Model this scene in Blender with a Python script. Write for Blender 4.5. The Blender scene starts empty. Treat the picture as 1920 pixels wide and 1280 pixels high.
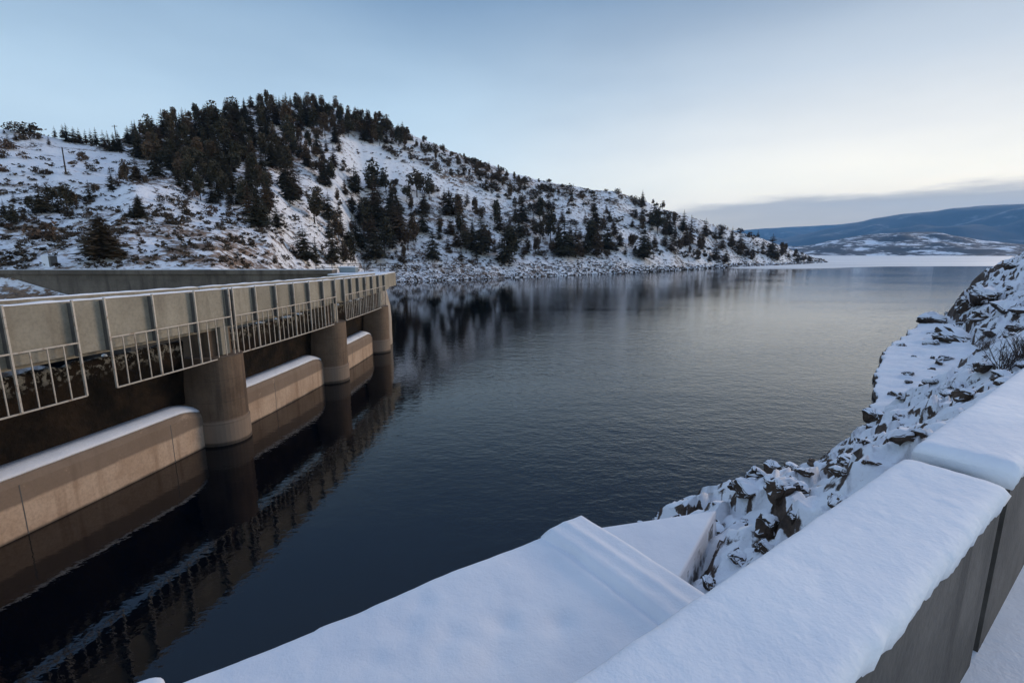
import bpy, bmesh, math, random
from mathutils import Vector, Matrix, noise, Euler
R = math.radians
sc = bpy.context.scene
col = sc.collection

# ------------------------------------------------------------------ camera
FPX, HZ, CAMZ = 900.0, 475.0, 7.0             # focal length and horizon in photo pixels, eye height above the lake
PITCH = math.atan((640 - HZ) / FPX)
cam = bpy.data.cameras.new('camera')
cam.sensor_width = 36.0
cam.lens = 36.0 * FPX / 1920.0
cam.clip_start = 0.05
cam.clip_end = 60000.0
cam_o = bpy.data.objects.new('camera', cam)
cam_o.location = (0, 0, CAMZ)
cam_o.rotation_euler = (R(90) - PITCH, 0, 0)
col.objects.link(cam_o)
sc.camera = cam_o

# ------------------------------------------------------------------ exposure
sc.view_settings.view_transform = 'Standard'
sc.view_settings.look = 'None'
sc.view_settings.exposure = 0.17
sc.view_settings.gamma = 1.0
sc.view_settings.use_curve_mapping = False
sc.cycles.use_denoising = True
sc.cycles.max_bounces = 8
sc.cycles.volume_bounces = 1

# ------------------------------------------------------------------ sky
SUN_AZ, SUN_EL = R(58), R(9)
world = bpy.data.worlds.new('World')
sc.world = world
world.use_nodes = True


class NT:
    """small helper to wire node trees"""
    def __init__(s, tree):
        s.t = tree
        tree.nodes.clear()

    def n(s, typ, **kw):
        nd = s.t.nodes.new(typ)
        for k, v in kw.items():
            setattr(nd, k, v)
        return nd

    def l(s, a, b):
        s.t.links.new(a, b)

    def put(s, sock, v):
        if isinstance(v, bpy.types.NodeSocket):
            s.l(v, sock)
        elif v is not None:
            if hasattr(sock, 'default_value'):
                if sock.type == 'RGBA' and len(v) == 3:
                    v = (*v, 1)
                sock.default_value = v

    def math(s, op, a, b=None, c=None, clamp=False):
        nd = s.n('ShaderNodeMath', operation=op, use_clamp=clamp)
        s.put(nd.inputs[0], a)
        s.put(nd.inputs[1], b)
        s.put(nd.inputs[2], c)
        return nd.outputs[0]

    def mix(s, f, a, b, blend='MIX'):
        nd = s.n('ShaderNodeMix', data_type='RGBA', blend_type=blend)
        s.put(nd.inputs[0], f)
        s.put(nd.inputs[6], a)
        s.put(nd.inputs[7], b)
        return nd.outputs[2]

    def sstep(s, v, lo, hi, a=0.0, b=1.0):
        nd = s.n('ShaderNodeMapRange', interpolation_type='SMOOTHSTEP')
        s.put(nd.inputs[0], v)
        nd.inputs[1].default_value = lo
        nd.inputs[2].default_value = hi
        nd.inputs[3].default_value = a
        nd.inputs[4].default_value = b
        return nd.outputs[0]

    def noise(s, vec, scale, detail=4, rough=0.55, dist=0.0):
        nd = s.n('ShaderNodeTexNoise')
        s.put(nd.inputs['Vector'], vec)
        nd.inputs['Scale'].default_value = scale
        nd.inputs['Detail'].default_value = detail
        nd.inputs['Roughness'].default_value = rough
        nd.inputs['Distortion'].default_value = dist
        return nd.outputs[0]

    def mapping(s, vec, sca=(1, 1, 1), rot=(0, 0, 0), loc=(0, 0, 0)):
        nd = s.n('ShaderNodeMapping')
        s.put(nd.inputs[0], vec)
        nd.inputs[1].default_value = loc
        nd.inputs[2].default_value = rot
        nd.inputs[3].default_value = sca
        return nd.outputs[0]

    def ramp(s, v, stops):
        nd = s.n('ShaderNodeValToRGB')
        s.put(nd.inputs[0], v)
        el = nd.color_ramp.elements
        while len(el) > 1:
            el.remove(el[-1])
        el[0].position, el[0].color = stops[0][0], (*stops[0][1], 1)
        for p, c in stops[1:]:
            e = el.new(p)
            e.color = (*c, 1)
        return nd.outputs[0]


w = NT(world.node_tree)
tc = w.n('ShaderNodeTexCoord')
sep = w.n('ShaderNodeSeparateXYZ')
w.l(tc.outputs['Generated'], sep.inputs[0])
X, Y, Z = sep.outputs
sky = w.n('ShaderNodeTexSky', sky_type='NISHITA')
sky.sun_disc = False
sky.sun_elevation = SUN_EL
sky.sun_rotation = SUN_AZ
sky.altitude = 2400
sky.air_density = 1.0
sky.dust_density = 1.0
# thin high veil of cloud over that sky: blue-grey overhead, pale towards the horizon, warm where the sun sits behind it
gx, gy = math.sin(SUN_AZ), math.cos(SUN_AZ)
g = w.math('ADD', w.math('MULTIPLY', X, gx), w.math('MULTIPLY', Y, gy))
az_w = w.sstep(g, 0.28, 1.0)
veil_cool = w.ramp(Z, [(0.0, (8.6, 9.4, 9.4)), (0.10, (5.9, 7.0, 7.4)), (0.26, (3.85, 5.0, 5.9)), (0.42, (1.75, 2.6, 3.7)), (0.52, (1.4, 2.3, 4.0)), (0.75, (1.9, 2.7, 4.4)), (1.0, (3.2, 3.8, 5.3))])
veil_warm = w.ramp(Z, [(0.0, (17, 13.4, 8.2)), (0.06, (16.0, 13.0, 8.5)), (0.12, (11.4, 10.2, 7.7)), (0.19, (7.6, 7.2, 6.3)), (0.29, (4.6, 4.9, 5.1)), (0.42, (2.0, 2.5, 3.2)), (0.52, (1.5, 2.1, 3.4)), (0.75, (1.9, 2.7, 4.4)), (1.0, (3.2, 3.8, 5.3))])
veil = w.mix(az_w, veil_cool, veil_warm)
cl = w.noise(w.mapping(tc.outputs['Generated'], (1.0, 1.0, 3.2)), 1.6, 5, 0.5)
veil = w.mix(w.sstep(cl, 0.3, 0.75, 0.0, 1.0), w.mix(1.0, veil, (0.82, 0.835, 0.855), 'MULTIPLY'), w.mix(1.0, veil, (1.03, 1.02, 1.0), 'MULTIPLY'))
# low bank of grey cloud along the horizon to the right
edge = w.noise(w.mapping(tc.outputs['Generated'], (1.0, 1.0, 7.0), loc=(3, 1, 0)), 4.5, 7, 0.6)
top = w.math('ADD', w.math('MULTIPLY', edge, 0.05), w.math('MULTIPLY', w.sstep(g, 0.45, 0.95), 0.030))
bank_f = w.math('MULTIPLY', w.sstep(w.math('SUBTRACT', top, w.math('SUBTRACT', Z, 0.047)), -0.004, 0.016), w.sstep(g, 0.50, 0.84))
veil = w.mix(w.math('MULTIPLY', bank_f, 0.93), veil, w.mix(w.sstep(edge, 0.3, 0.7), (4.1, 3.55, 2.6), (5.2, 4.4, 3.2)))
skycol = w.mix(0.93, sky.outputs[0], veil)
bg = w.n('ShaderNodeBackground')
w.l(skycol, bg.inputs[0])
bg.inputs[1].default_value = 0.15
wo = w.n('ShaderNodeOutputWorld')
w.l(bg.outputs[0], wo.inputs[0])

# ------------------------------------------------------------------ sun behind the veil
sun = bpy.data.lights.new('sun', 'SUN')
sun.energy = 2.8
sun.angle = R(24)
sun.color = (1.0, 0.80, 0.62)
sun_o = bpy.data.objects.new('sun', sun)
sd = Vector((math.sin(SUN_AZ) * math.cos(SUN_EL), math.cos(SUN_AZ) * math.cos(SUN_EL), math.sin(SUN_EL)))
sun_o.rotation_euler = sd.to_track_quat('Z', 'Y').to_euler()
sun_o.location = (60, 40, 40)
col.objects.link(sun_o)

rnd = random.Random(7)


# ------------------------------------------------------------------ helpers
def ray(px, py):
    u, v = (px - 960) / FPX, (640 - py) / FPX
    c, s = math.cos(PITCH), math.sin(PITCH)
    return Vector((u, c + v * s, -s + v * c))


def at_z(px, py, z):
    d = ray(px, py)
    t = (z - CAMZ) / d.z
    return Vector((0, 0, CAMZ)) + d * t


def at_r(px, py, r):
    d = ray(px, py)
    t = r / math.hypot(d.x, d.y)
    return Vector((0, 0, CAMZ)) + d * t


def fbm(x, y, z=0.0, octv=4):
    return noise.fractal(Vector((x, y, z)), 1.0, 2.1, octv)


def material(name, build):
    m = bpy.data.materials.new(name)
    m.use_nodes = True
    t = NT(m.node_tree)
    out = t.n('ShaderNodeOutputMaterial')
    p = t.n('ShaderNodeBsdfPrincipled')
    t.l(p.outputs[0], out.inputs[0])
    co = t.n('ShaderNodeTexCoord').outputs['Object']
    build(t, p, co)
    return m


def bump(t, p, h, strength, dist=0.02):
    b = t.n('ShaderNodeBump')
    b.inputs['Strength'].default_value = strength
    b.inputs['Distance'].default_value = dist
    t.l(h, b.inputs['Height'])
    t.l(b.outputs[0], p.inputs['Normal'])


def gpos(t):
    return t.n('ShaderNodeNewGeometry').outputs['Position']


def gnz(t):
    s = t.n('ShaderNodeSeparateXYZ')
    t.l(t.n('ShaderNodeNewGeometry').outputs['Normal'], s.inputs[0])
    return s.outputs[2]


def attr(t, name):
    a = t.n('ShaderNodeAttribute')
    a.attribute_name = name
    return a.outputs['Fac']


def tag(o, label=None, cat=None, group=None, kind=None):
    if label:
        o['label'] = label
    if cat:
        o['category'] = cat
    if group:
        o['group'] = group
    if kind:
        o['kind'] = kind
    return o


def thing(name, loc, label, cat, group=None, rz=0):
    o = bpy.data.objects.new(name, None)
    o.empty_display_size = 0.2
    o.location = loc
    o.rotation_euler = (0, 0, rz)
    col.objects.link(o)
    return tag(o, label, cat, group)


def obj(name, bm, mat, parent=None, smooth=False, local=False, recalc=True):
    if recalc:
        bmesh.ops.recalc_face_normals(bm, faces=bm.faces)
    if parent is not None and not local:
        off = Vector((0, 0, 0))
        q = parent
        while q is not None:
            off += q.location
            q = q.parent
        bmesh.ops.translate(bm, verts=bm.verts, vec=-off)
    me = bpy.data.meshes.new(name)
    bm.to_mesh(me)
    bm.free()
    if smooth:
        for f in me.polygons:
            f.use_smooth = True
    me.materials.append(mat)
    o = bpy.data.objects.new(name, me)
    col.objects.link(o)
    o.parent = parent
    return o


def grid_obj(name, pts, mat, attrs=None, parent=None, flip=False):
    """pts[row][col] of Vectors"""
    nr, nc = len(pts), len(pts[0])
    vs = [tuple(p) for r in pts for p in r]
    fs = []
    for i in range(nr - 1):
        for j in range(nc - 1):
            f = (i * nc + j, i * nc + j + 1, (i + 1) * nc + j + 1, (i + 1) * nc + j)
            fs.append(f[::-1] if flip else f)
    me = bpy.data.meshes.new(name)
    me.from_pydata(vs, [], fs)
    for f in me.polygons:
        f.use_smooth = True
    for k, vals in (attrs or {}).items():
        a = me.attributes.new(k, 'FLOAT', 'POINT')
        a.data.foreach_set('value', [v for r in vals for v in r])
    me.materials.append(mat)
    o = bpy.data.objects.new(name, me)
    col.objects.link(o)
    o.parent = parent
    return o


def box(bm, a, b, M=None):
    vs = []
    for z in (a[2], b[2]):
        for x, y in ((a[0], a[1]), (b[0], a[1]), (b[0], b[1]), (a[0], b[1])):
            v = Vector((x, y, z))
            vs.append(bm.verts.new(M @ v if M else v))
    for f in ((0, 3, 2, 1), (4, 5, 6, 7), (0, 1, 5, 4), (1, 2, 6, 5), (2, 3, 7, 6), (3, 0, 4, 7)):
        bm.faces.new([vs[i] for i in f])


def tube(bm, pts, rads, n=8):
    rings = []
    for i, p in enumerate(pts):
        a = pts[max(0, i - 1)]
        b = pts[min(len(pts) - 1, i + 1)]
        q = (b - a).to_track_quat('Z', 'Y').to_matrix()
        r = rads[i] if isinstance(rads, (list, tuple)) else rads
        rings.append([bm.verts.new(p + q @ Vector((math.cos(t) * r, math.sin(t) * r, 0))) for t in [2 * math.pi * k / n for k in range(n)]])
    for a, b in zip(rings, rings[1:]):
        for k in range(n):
            bm.faces.new((a[k], a[(k + 1) % n], b[(k + 1) % n], b[k]))
    bm.faces.new(rings[0][::-1])
    bm.faces.new(rings[-1])


def sweep(bm, frames, prof, closed=True):
    """frames: list of functions (a,z)->Vector ; prof: list of (a,z)"""
    rings = [[bm.verts.new(f(a, z)) for a, z in prof] for f in frames]
    n = len(prof)
    for p, q in zip(rings, rings[1:]):
        for k in range(n if closed else n - 1):
            bm.faces.new((p[k], p[(k + 1) % n], q[(k + 1) % n], q[k]))
    if closed:
        bm.faces.new(rings[0][::-1])
        bm.faces.new(rings[-1])
    return rings


def prism(bm, poly, z0, z1):
    lo = [bm.verts.new((x, y, z0)) for x, y in poly]
    hi = [bm.verts.new((x, y, z1)) for x, y in poly]
    n = len(poly)
    for k in range(n):
        bm.faces.new((lo[k], lo[(k + 1) % n], hi[(k + 1) % n], hi[k]))
    bm.faces.new(lo[::-1])
    bm.faces.new(hi)


def bevel(bm, w, seg=2):
    bmesh.ops.bevel(bm, geom=list(bm.edges), offset=w, segments=seg, profile=0.6, affect='EDGES')


# ------------------------------------------------------------------ materials
def m_snow(t, p, co):
    P = gpos(t)
    n1 = t.noise(P, 1.3, 5, 0.55)
    n2 = t.noise(P, 60, 3, 0.6)
    n3 = t.noise(P, 9, 4, 0.6)
    c = t.mix(t.sstep(n1, 0.3, 0.7), (0.74, 0.76, 0.80), (0.83, 0.84, 0.86))
    p.inputs['Roughness'].default_value = 0.75
    p.inputs['Specular IOR Level'].default_value = 0.25
    t.l(c, p.inputs['Base Color'])
    h = t.math('ADD', t.math('ADD', t.math('MULTIPLY', n1, 2.4), t.math('MULTIPLY', n3, 0.40)), t.math('MULTIPLY', n2, 0.20))
    bump(t, p, h, 0.38, 0.03)


SNOW = material('snow', m_snow)


def m_concrete(dark, light, stain, scale=1.0, bands=None, lift=0):
    def f(t, p, co):
        P = gpos(t)
        n1 = t.noise(P, 0.7 * scale, 6, 0.62)
        n2 = t.noise(P, 14 * scale, 4, 0.6)
        st = t.noise(t.mapping(P, (2.2, 2.2, 0.22)), 1.1 * scale, 5, 0.6)
        c = t.mix(t.sstep(n1, 0.32, 0.68), dark, light)
        c = t.mix(t.math('MULTIPLY', t.sstep(st, 0.48, 0.72), 0.75), c, stain)
        c = t.mix(t.sstep(n2, 0.35, 0.75, 0.0, 0.22), c, (0.03, 0.028, 0.025))
        if bands:
            s = t.n('ShaderNodeSeparateXYZ')
            t.l(P, s.inputs[0])
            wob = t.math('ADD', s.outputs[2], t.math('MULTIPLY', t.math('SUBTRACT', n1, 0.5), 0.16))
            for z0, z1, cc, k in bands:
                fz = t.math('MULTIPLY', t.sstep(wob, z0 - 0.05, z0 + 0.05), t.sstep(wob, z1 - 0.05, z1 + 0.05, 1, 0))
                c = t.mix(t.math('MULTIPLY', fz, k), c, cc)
        if lift:
            s2 = t.n('ShaderNodeSeparateXYZ')
            t.l(P, s2.inputs[0])
            fr_ = t.math('FRACT', t.math('DIVIDE', t.math('ADD', s2.outputs[2], t.math('MULTIPLY', n2, 0.012)), lift))
            c = t.mix(t.math('MULTIPLY', t.sstep(fr_, 0.0, 0.03, 1, 0), t.sstep(n1, 0.3, 0.6, 0.25, 0.75)), c, (0.045, 0.034, 0.026))
        n3 = t.noise(P, 2.6 * scale, 5, 0.7)
        c = t.mix(t.sstep(n3, 0.60, 0.72, 0.0, 0.35), c, light)
        t.l(c, p.inputs['Base Color'])
        p.inputs['Roughness'].default_value = 0.85
        h = t.math('ADD', t.math('MULTIPLY', n1, 0.6), t.math('MULTIPLY', n2, 0.4))
        bump(t, p, h, 0.5, 0.02)
    return f


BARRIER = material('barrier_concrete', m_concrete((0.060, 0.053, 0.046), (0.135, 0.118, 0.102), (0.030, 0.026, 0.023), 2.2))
PARAPET = material('parapet_concrete', m_concrete((0.27, 0.24, 0.185), (0.38, 0.34, 0.265), (0.20, 0.165, 0.12), 0.9))
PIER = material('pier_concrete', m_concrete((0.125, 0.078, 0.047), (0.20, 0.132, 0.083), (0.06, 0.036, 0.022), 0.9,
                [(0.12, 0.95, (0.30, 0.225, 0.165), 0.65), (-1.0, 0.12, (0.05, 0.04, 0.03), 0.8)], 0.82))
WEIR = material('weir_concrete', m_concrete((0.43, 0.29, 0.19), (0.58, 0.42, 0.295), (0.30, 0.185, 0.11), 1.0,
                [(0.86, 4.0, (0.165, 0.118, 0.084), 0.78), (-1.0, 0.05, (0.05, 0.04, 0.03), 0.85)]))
WALLC = material('old_wall_concrete', m_concrete((0.11, 0.088, 0.068), (0.21, 0.172, 0.135), (0.06, 0.047, 0.038), 0.6, None, 0.55))
ABUT = material('abutment_concrete', m_concrete((0.36, 0.29, 0.22), (0.46, 0.38, 0.30), (0.25, 0.18, 0.12), 0.8))


def m_gate(t, p, co):
    P = gpos(t)
    s = t.n('ShaderNodeSeparateXYZ')
    t.l(P, s.inputs[0])
    n1 = t.noise(P, 1.1, 6, 0.65)
    n2 = t.noise(P, 5.5, 5, 0.65)
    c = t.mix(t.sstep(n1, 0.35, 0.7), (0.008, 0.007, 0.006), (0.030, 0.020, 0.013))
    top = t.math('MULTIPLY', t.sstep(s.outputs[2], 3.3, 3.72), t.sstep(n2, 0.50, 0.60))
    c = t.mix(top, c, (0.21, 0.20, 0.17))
    t.l(c, p.inputs['Base Color'])
    p.inputs['Roughness'].default_value = 0.8
    p.inputs['Specular IOR Level'].default_value = 0.08
    bump(t, p, n2, 0.8, 0.08)


GATE = material('mossy_gate', m_gate)


def m_metal(t, p, co):
    P = gpos(t)
    n = t.noise(P, 6, 5, 0.65)
    c = t.mix(t.sstep(n, 0.50, 0.75), (0.50, 0.45, 0.385), (0.22, 0.14, 0.085))
    t.l(c, p.inputs['Base Color'])
    p.inputs['Metallic'].default_value = 0.15
    p.inputs['Roughness'].default_value = 0.55


METAL = material('galvanised_steel', m_metal)


def m_darkmetal(t, p, co):
    n = t.noise(gpos(t), 4, 4, 0.6)
    t.l(t.mix(n, (0.06, 0.058, 0.056), (0.16, 0.15, 0.14)), p.inputs['Base Color'])
    p.inputs['Roughness'].default_value = 0.6


DARKMETAL = material('dark_steel', m_darkmetal)


def m_dusted(t, p, co):
    P = gpos(t)
    n = t.noise(P, 5, 5, 0.6)
    t.l(t.mix(t.sstep(n, 0.36, 0.52), (0.14, 0.13, 0.12), (0.76, 0.78, 0.81)), p.inputs['Base Color'])
    p.inputs['Roughness'].default_value = 0.85
    bump(t, p, n, 0.5, 0.03)


DUSTED = material('snow_dusted_concrete', m_dusted)


def m_rock(snow=False):
    def f(t, p, co):
        P = gpos(t)
        n1 = t.noise(P, 1.6, 6, 0.65)
        n2 = t.noise(P, 11, 5, 0.65)
        c = t.ramp(n1, [(0.25, (0.016, 0.011, 0.008)), (0.48, (0.055, 0.034, 0.022)), (0.62, (0.095, 0.060, 0.040)), (0.8, (0.14, 0.10, 0.075))])
        c = t.mix(t.sstep(n2, 0.4, 0.7, 0, 0.55), c, (0.03, 0.028, 0.02))
        if snow:
            nz = t.math('ADD', gnz(t), t.math('MULTIPLY', t.math('SUBTRACT', n2, 0.5), 0.5))
            f_ = t.sstep(nz, 0.52, 0.64)
            c = t.mix(f_, c, (0.79, 0.80, 0.83))
        t.l(c, p.inputs['Base Color'])
        p.inputs['Roughness'].default_value = 0.88
        bump(t, p, t.math('ADD', n1, t.math('MULTIPLY', n2, 0.5)), 0.7, 0.05)
    return f


ROCK = material('brown_rock', m_rock())
ROCKSNOW = material('snowy_rock', m_rock(True))


def m_bank(t, p, co):
    P = gpos(t)
    n1 = t.noise(P, 0.9, 6, 0.6)
    n2 = t.noise(P, 7, 5, 0.65)
    rock = t.ramp(n2, [(0.3, (0.03, 0.02, 0.015)), (0.55, (0.085, 0.055, 0.038)), (0.75, (0.15, 0.115, 0.09))])
    sn = t.mix(t.sstep(n1, 0.3, 0.7), (0.74, 0.76, 0.80), (0.83, 0.84, 0.86))
    nz = t.math('ADD', gnz(t), t.math('ADD', t.math('MULTIPLY', t.math('SUBTRACT', n2, 0.5), 0.34), t.math('MULTIPLY', t.math('SUBTRACT', n1, 0.5), 0.55)))
    sy = t.n('ShaderNodeSeparateXYZ')
    t.l(P, sy.inputs[0])
    nz = t.math('SUBTRACT', nz, t.sstep(sy.outputs[1], 36, 58, 0.0, 0.17))
    f_ = t.sstep(nz, 0.555, 0.625)
    t.l(t.mix(f_, rock, sn), p.inputs['Base Color'])
    p.inputs['Roughness'].default_value = 0.8
    bump(t, p, t.math('ADD', t.math('MULTIPLY', n1, 2), t.math('MULTIPLY', n2, 0.5)), 0.6, 0.08)


BANK = material('snowy_bank', m_bank)


def m_hill(t, p, co):
    P = gpos(t)
    PS = t.mapping(P, (1, 1, 1.6))
    n0 = t.noise(PS, 0.05, 4, 0.5)
    n1 = t.noise(PS, 0.45, 7, 0.68)
    n2 = t.noise(PS, 2.4, 5, 0.65)
    bare = attr(t, 'bare')
    v = t.math('ADD', t.math('ADD', t.math('MULTIPLY', n1, 0.62), t.math('MULTIPLY', n2, 0.38)), t.math('MULTIPLY', t.math('SUBTRACT', n0, 0.5), 0.30))
    v = t.math('ADD', v, t.math('MULTIPLY', t.math('SUBTRACT', bare, 0.5), 0.34))
    f_ = t.sstep(v, 0.495, 0.575)
    soil = t.ramp(n2, [(0.28, (0.035, 0.026, 0.020)), (0.5, (0.17, 0.105, 0.064)), (0.68, (0.34, 0.215, 0.13)), (0.85, (0.42, 0.32, 0.23))])
    soil2 = t.ramp(n2, [(0.28, (0.02, 0.017, 0.014)), (0.5, (0.10, 0.068, 0.048)), (0.8, (0.24, 0.18, 0.14))])
    soil = t.mix(attr(t, 'warm'), soil2, soil)
    sn = t.mix(t.sstep(n1, 0.3, 0.7), (0.82, 0.82, 0.83), (0.74, 0.745, 0.77))
    t.l(t.mix(f_, sn, soil), p.inputs['Base Color'])
    p.inputs['Roughness'].default_value = 0.85
    bump(t, p, t.math('ADD', n1, t.math('MULTIPLY', n2, 0.35)), 0.6, 0.5)


HILL = material('snowy_hillside', m_hill)


def m_water(t, p, co):
    P = gpos(t)
    s = t.n('ShaderNodeSeparateXYZ')
    t.l(P, s.inputs[0])
    p.inputs['Base Color'].default_value = (0.0004, 0.0018, 0.0042, 1)
    p.inputs['IOR'].default_value = 1.42
    p.inputs['Roughness'].default_value = 0.02
    # wind ripples, calmer in the lee of the bridge and in streaks far out
    a = t.noise(t.mapping(P, (1, 1.35, 1), (0, 0, 0.25)), 1.15, 3, 0.55, 0.25)
    b = t.noise(t.mapping(P, (1, 1.6, 1), (0, 0, -0.15)), 3.4, 3, 0.55, 0.2)
    d = t.noise(t.mapping(P, (0.5, 1, 1)), 0.30, 3, 0.5)
    big = t.noise(t.mapping(P, (0.5, 1.3, 1)), 0.030, 4, 0.5, 0.6)
    lee = t.sstep(t.math('SUBTRACT', s.outputs[0], t.math('MULTIPLY', s.outputs[1], 0.05)), -8.5, 4.0, 0.19, 1.0)
    far = t.sstep(s.outputs[1], 22, 80, 0.95, 0.48)
    amp = t.math('MULTIPLY', t.math('MULTIPLY', lee, far), t.sstep(big, 0.3, 0.7, 0.45, 1.2))
    h = t.math('ADD', t.math('ADD', t.math('MULTIPLY', a, 0.036), t.math('MULTIPLY', b, 0.020)), t.math('MULTIPLY', d, 0.04))
    h = t.math('MULTIPLY', h, amp)
    bp = t.n('ShaderNodeBump')
    bp.inputs['Strength'].default_value = 1.0
    bp.inputs['Distance'].default_value = 1.0
    t.l(h, bp.inputs['Height'])
    t.l(bp.outputs[0], p.inputs['Normal'])


WATER = material('lake_water', m_water)


def m_ice(t, p, co):
    P = gpos(t)
    n = t.noise(t.mapping(P, (0.4, 1, 1)), 0.02, 5, 0.6)
    t.l(t.mix(t.sstep(n, 0.35, 0.65), (0.66, 0.66, 0.65), (0.82, 0.81, 0.79)), p.inputs['Base Color'])
    p.inputs['Roughness'].default_value = 0.65
    p.inputs['Specular IOR Level'].default_value = 0.6


ICE = material('lake_ice', m_ice)


def m_foliage(c0, c1, c2):
    def f(t, p, co):
        oi = t.n('ShaderNodeObjectInfo').outputs['Random']
        n = t.noise(gpos(t), 0.9, 4, 0.6)
        c = t.mix(t.sstep(n, 0.3, 0.7), c0, c1)
        c = t.mix(t.math('MULTIPLY', t.sstep(oi, 0.55, 1.0), 0.8), c, c2)
        t.l(c, p.inputs['Base Color'])
        p.inputs['Roughness'].default_value = 0.9
        p.inputs['Specular IOR Level'].default_value = 0.1
    return f


NEEDLES = material('conifer_needles', m_foliage((0.036, 0.035, 0.025), (0.086, 0.073, 0.047), (0.12, 0.078, 0.050)))
SHRUBM = material('juniper_foliage', m_foliage((0.042, 0.034, 0.026), (0.105, 0.078, 0.054), (0.125, 0.082, 0.058)))
BARK = material('bark', m_foliage((0.035, 0.026, 0.02), (0.07, 0.05, 0.038), (0.06, 0.045, 0.035)))
TWIG = material('bare_twigs', m_foliage((0.06, 0.045, 0.04), (0.13, 0.10, 0.085), (0.10, 0.07, 0.06)))


def m_mount(t, p, co):
    P = gpos(t)
    n = t.noise(P, 0.0022, 7, 0.62)
    n2 = t.noise(P, 0.012, 5, 0.6)
    v = t.math('ADD', t.math('MULTIPLY', n, 0.7), t.math('MULTIPLY', n2, 0.3))
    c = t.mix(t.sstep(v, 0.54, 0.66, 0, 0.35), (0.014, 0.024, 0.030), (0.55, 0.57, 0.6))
    t.l(c, p.inputs['Base Color'])
    p.inputs['Roughness'].default_value = 0.95


MOUNT = material('forested_mountain', m_mount)


def m_farhill(t, p, co):
    P = gpos(t)
    n = t.noise(t.mapping(P, (1, 0.7, 4)), 0.008, 7, 0.65, 0.4)
    n2 = t.noise(t.mapping(P, (1, 1, 3)), 0.03, 5, 0.65)
    v = t.math('ADD', t.math('MULTIPLY', n, 0.68), t.math('MULTIPLY', n2, 0.32))
    c = t.mix(t.sstep(v, 0.495, 0.56), (0.045, 0.043, 0.045), (0.80, 0.81, 0.84))
    t.l(c, p.inputs['Base Color'])
    p.inputs['Roughness'].default_value = 0.95


FARHILL = material('patchy_far_hill', m_farhill)

# ------------------------------------------------------------------ lake, ice
bm = bmesh.new()
v = [bm.verts.new(q) for q in ((-9000, -60, 0), (13500, -60, 0), (13500, 12000, 0), (-9000, 12000, 0))]
bm.faces.new(v)
tag(obj('lake', bm, WATER), 'dark rippled lake water', kind='structure')

edge_px = [(1380, 503.6), (1440, 504.2), (1500, 504.0), (1560, 503.0), (1610, 501.0), (1660, 499.8), (1760, 499.2), (1870, 499.0), (2050, 498.5), (2400, 498.2)]
near = [at_z(px, py, 0.03) for px, py in edge_px]
poly = [(p.x, p.y) for p in near] + [(6000, 2600), (600, 3200), (250, 900)]
bm = bmesh.new()
f = bm.faces.new([bm.verts.new((x, y, 0.03)) for x, y in poly])
bmesh.ops.triangulate(bm, faces=[f])
tag(obj('lake_ice', bm, ICE), 'pale ice sheet on the far bay', kind='structure')


# ------------------------------------------------------------------ far mountains and the far shore hill
def far_range(name, skyline, r_base, r_top, mat, amp, freq, base_z=-15):
    sk = skyline
    pts, n = [], 220
    lo, hi = sk[0][0], sk[-1][0]
    rows = 26
    for i in range(rows + 8):
        row = []
        for j in range(n + 1):
            px = lo + (hi - lo) * j / n
            for (x0, y0), (x1, y1) in zip(sk, sk[1:]):
                if x0 <= px <= x1:
                    k = (px - x0) / (x1 - x0)
                    k = k * k * (3 - 2 * k) * 0.5 + k * 0.5
                    py = y0 + (y1 - y0) * k
            topz = at_r(px, py, r_top).z
            if i <= rows:
                t = i / rows
                r = r_base + (r_top - r_base) * t
                z = base_z + (topz - base_z) * (t ** 0.85)
                k = math.sin(math.pi * min(1, t)) * 0.9 + 0.1
            else:
                t2 = (i - rows) / 7
                r = r_top + (r_top - r_base) * t2
                z = topz + (base_z - topz) * t2
                k = 0.4
            p = at_r(px, py, r)
            nz = fbm(p.x * freq, p.y * freq, 3.3, 6)
            row.append(Vector((p.x, p.y, z + nz * amp * k)))
        pts.append(row)
    return grid_obj(name, pts, mat)


tag(far_range('mountain_ridge_beyond', [(900, 470), (1200, 446), (1380, 433), (1440, 428), (1500, 424), (1560, 421), (1620, 416), (1700, 412), (1900, 402), (2500, 396), (3200, 420)], 8200, 10500, MOUNT, 150, 0.0011, -60), 'hazy blue ridge farthest behind the lake', kind='structure')
tag(far_range('mountains', [(1000, 476), (1300, 468), (1440, 452), (1500, 441), (1560, 428), (1610, 417), (1645, 408), (1700, 401), (1745, 397), (1790, 391), (1850, 386), (1920, 382), (2050, 376), (2300, 370), (2800, 390), (3200, 430)], 4800, 7600, MOUNT, 130, 0.0013, -60), 'blue forested mountains beyond the lake', kind='structure')
tag(far_range('far_shore_hill', [(1250, 476), (1400, 470), (1470, 464), (1520, 459), (1560, 451), (1600, 443), (1650, 437), (1700, 435), (1750, 435), (1800, 444), (1850, 452), (1920, 458), (2100, 455), (2400, 462), (2900, 470)], 1900, 2700, FARHILL, 28, 0.0045, -3), 'low far hill patched with snow and dark brush', kind='structure')

# ------------------------------------------------------------------ the wooded hill across the water
SHORE = [(680, 531), (740, 529), (850, 525), (950, 521), (1050, 517), (1150, 513), (1250, 508), (1350, 502), (1450, 497.5), (1520, 494), (1552, 491.5)]


def lerp(tab, x):
    if x <= tab[0][0]:
        return tab[0][1]
    for (a, p), (b, q) in zip(tab, tab[1:]):
        if x <= b:
            return p + (q - p) * (x - a) / (b - a)
    return tab[-1][1]


def shore_r(px):
    p = at_z(px, lerp(SHORE, px), 0.0)
    return math.hypot(p.x, p.y)


def wall_r(px):
    d = ray(px, 506)
    return 38.6 * math.hypot(d.x, d.y) / d.y


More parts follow.
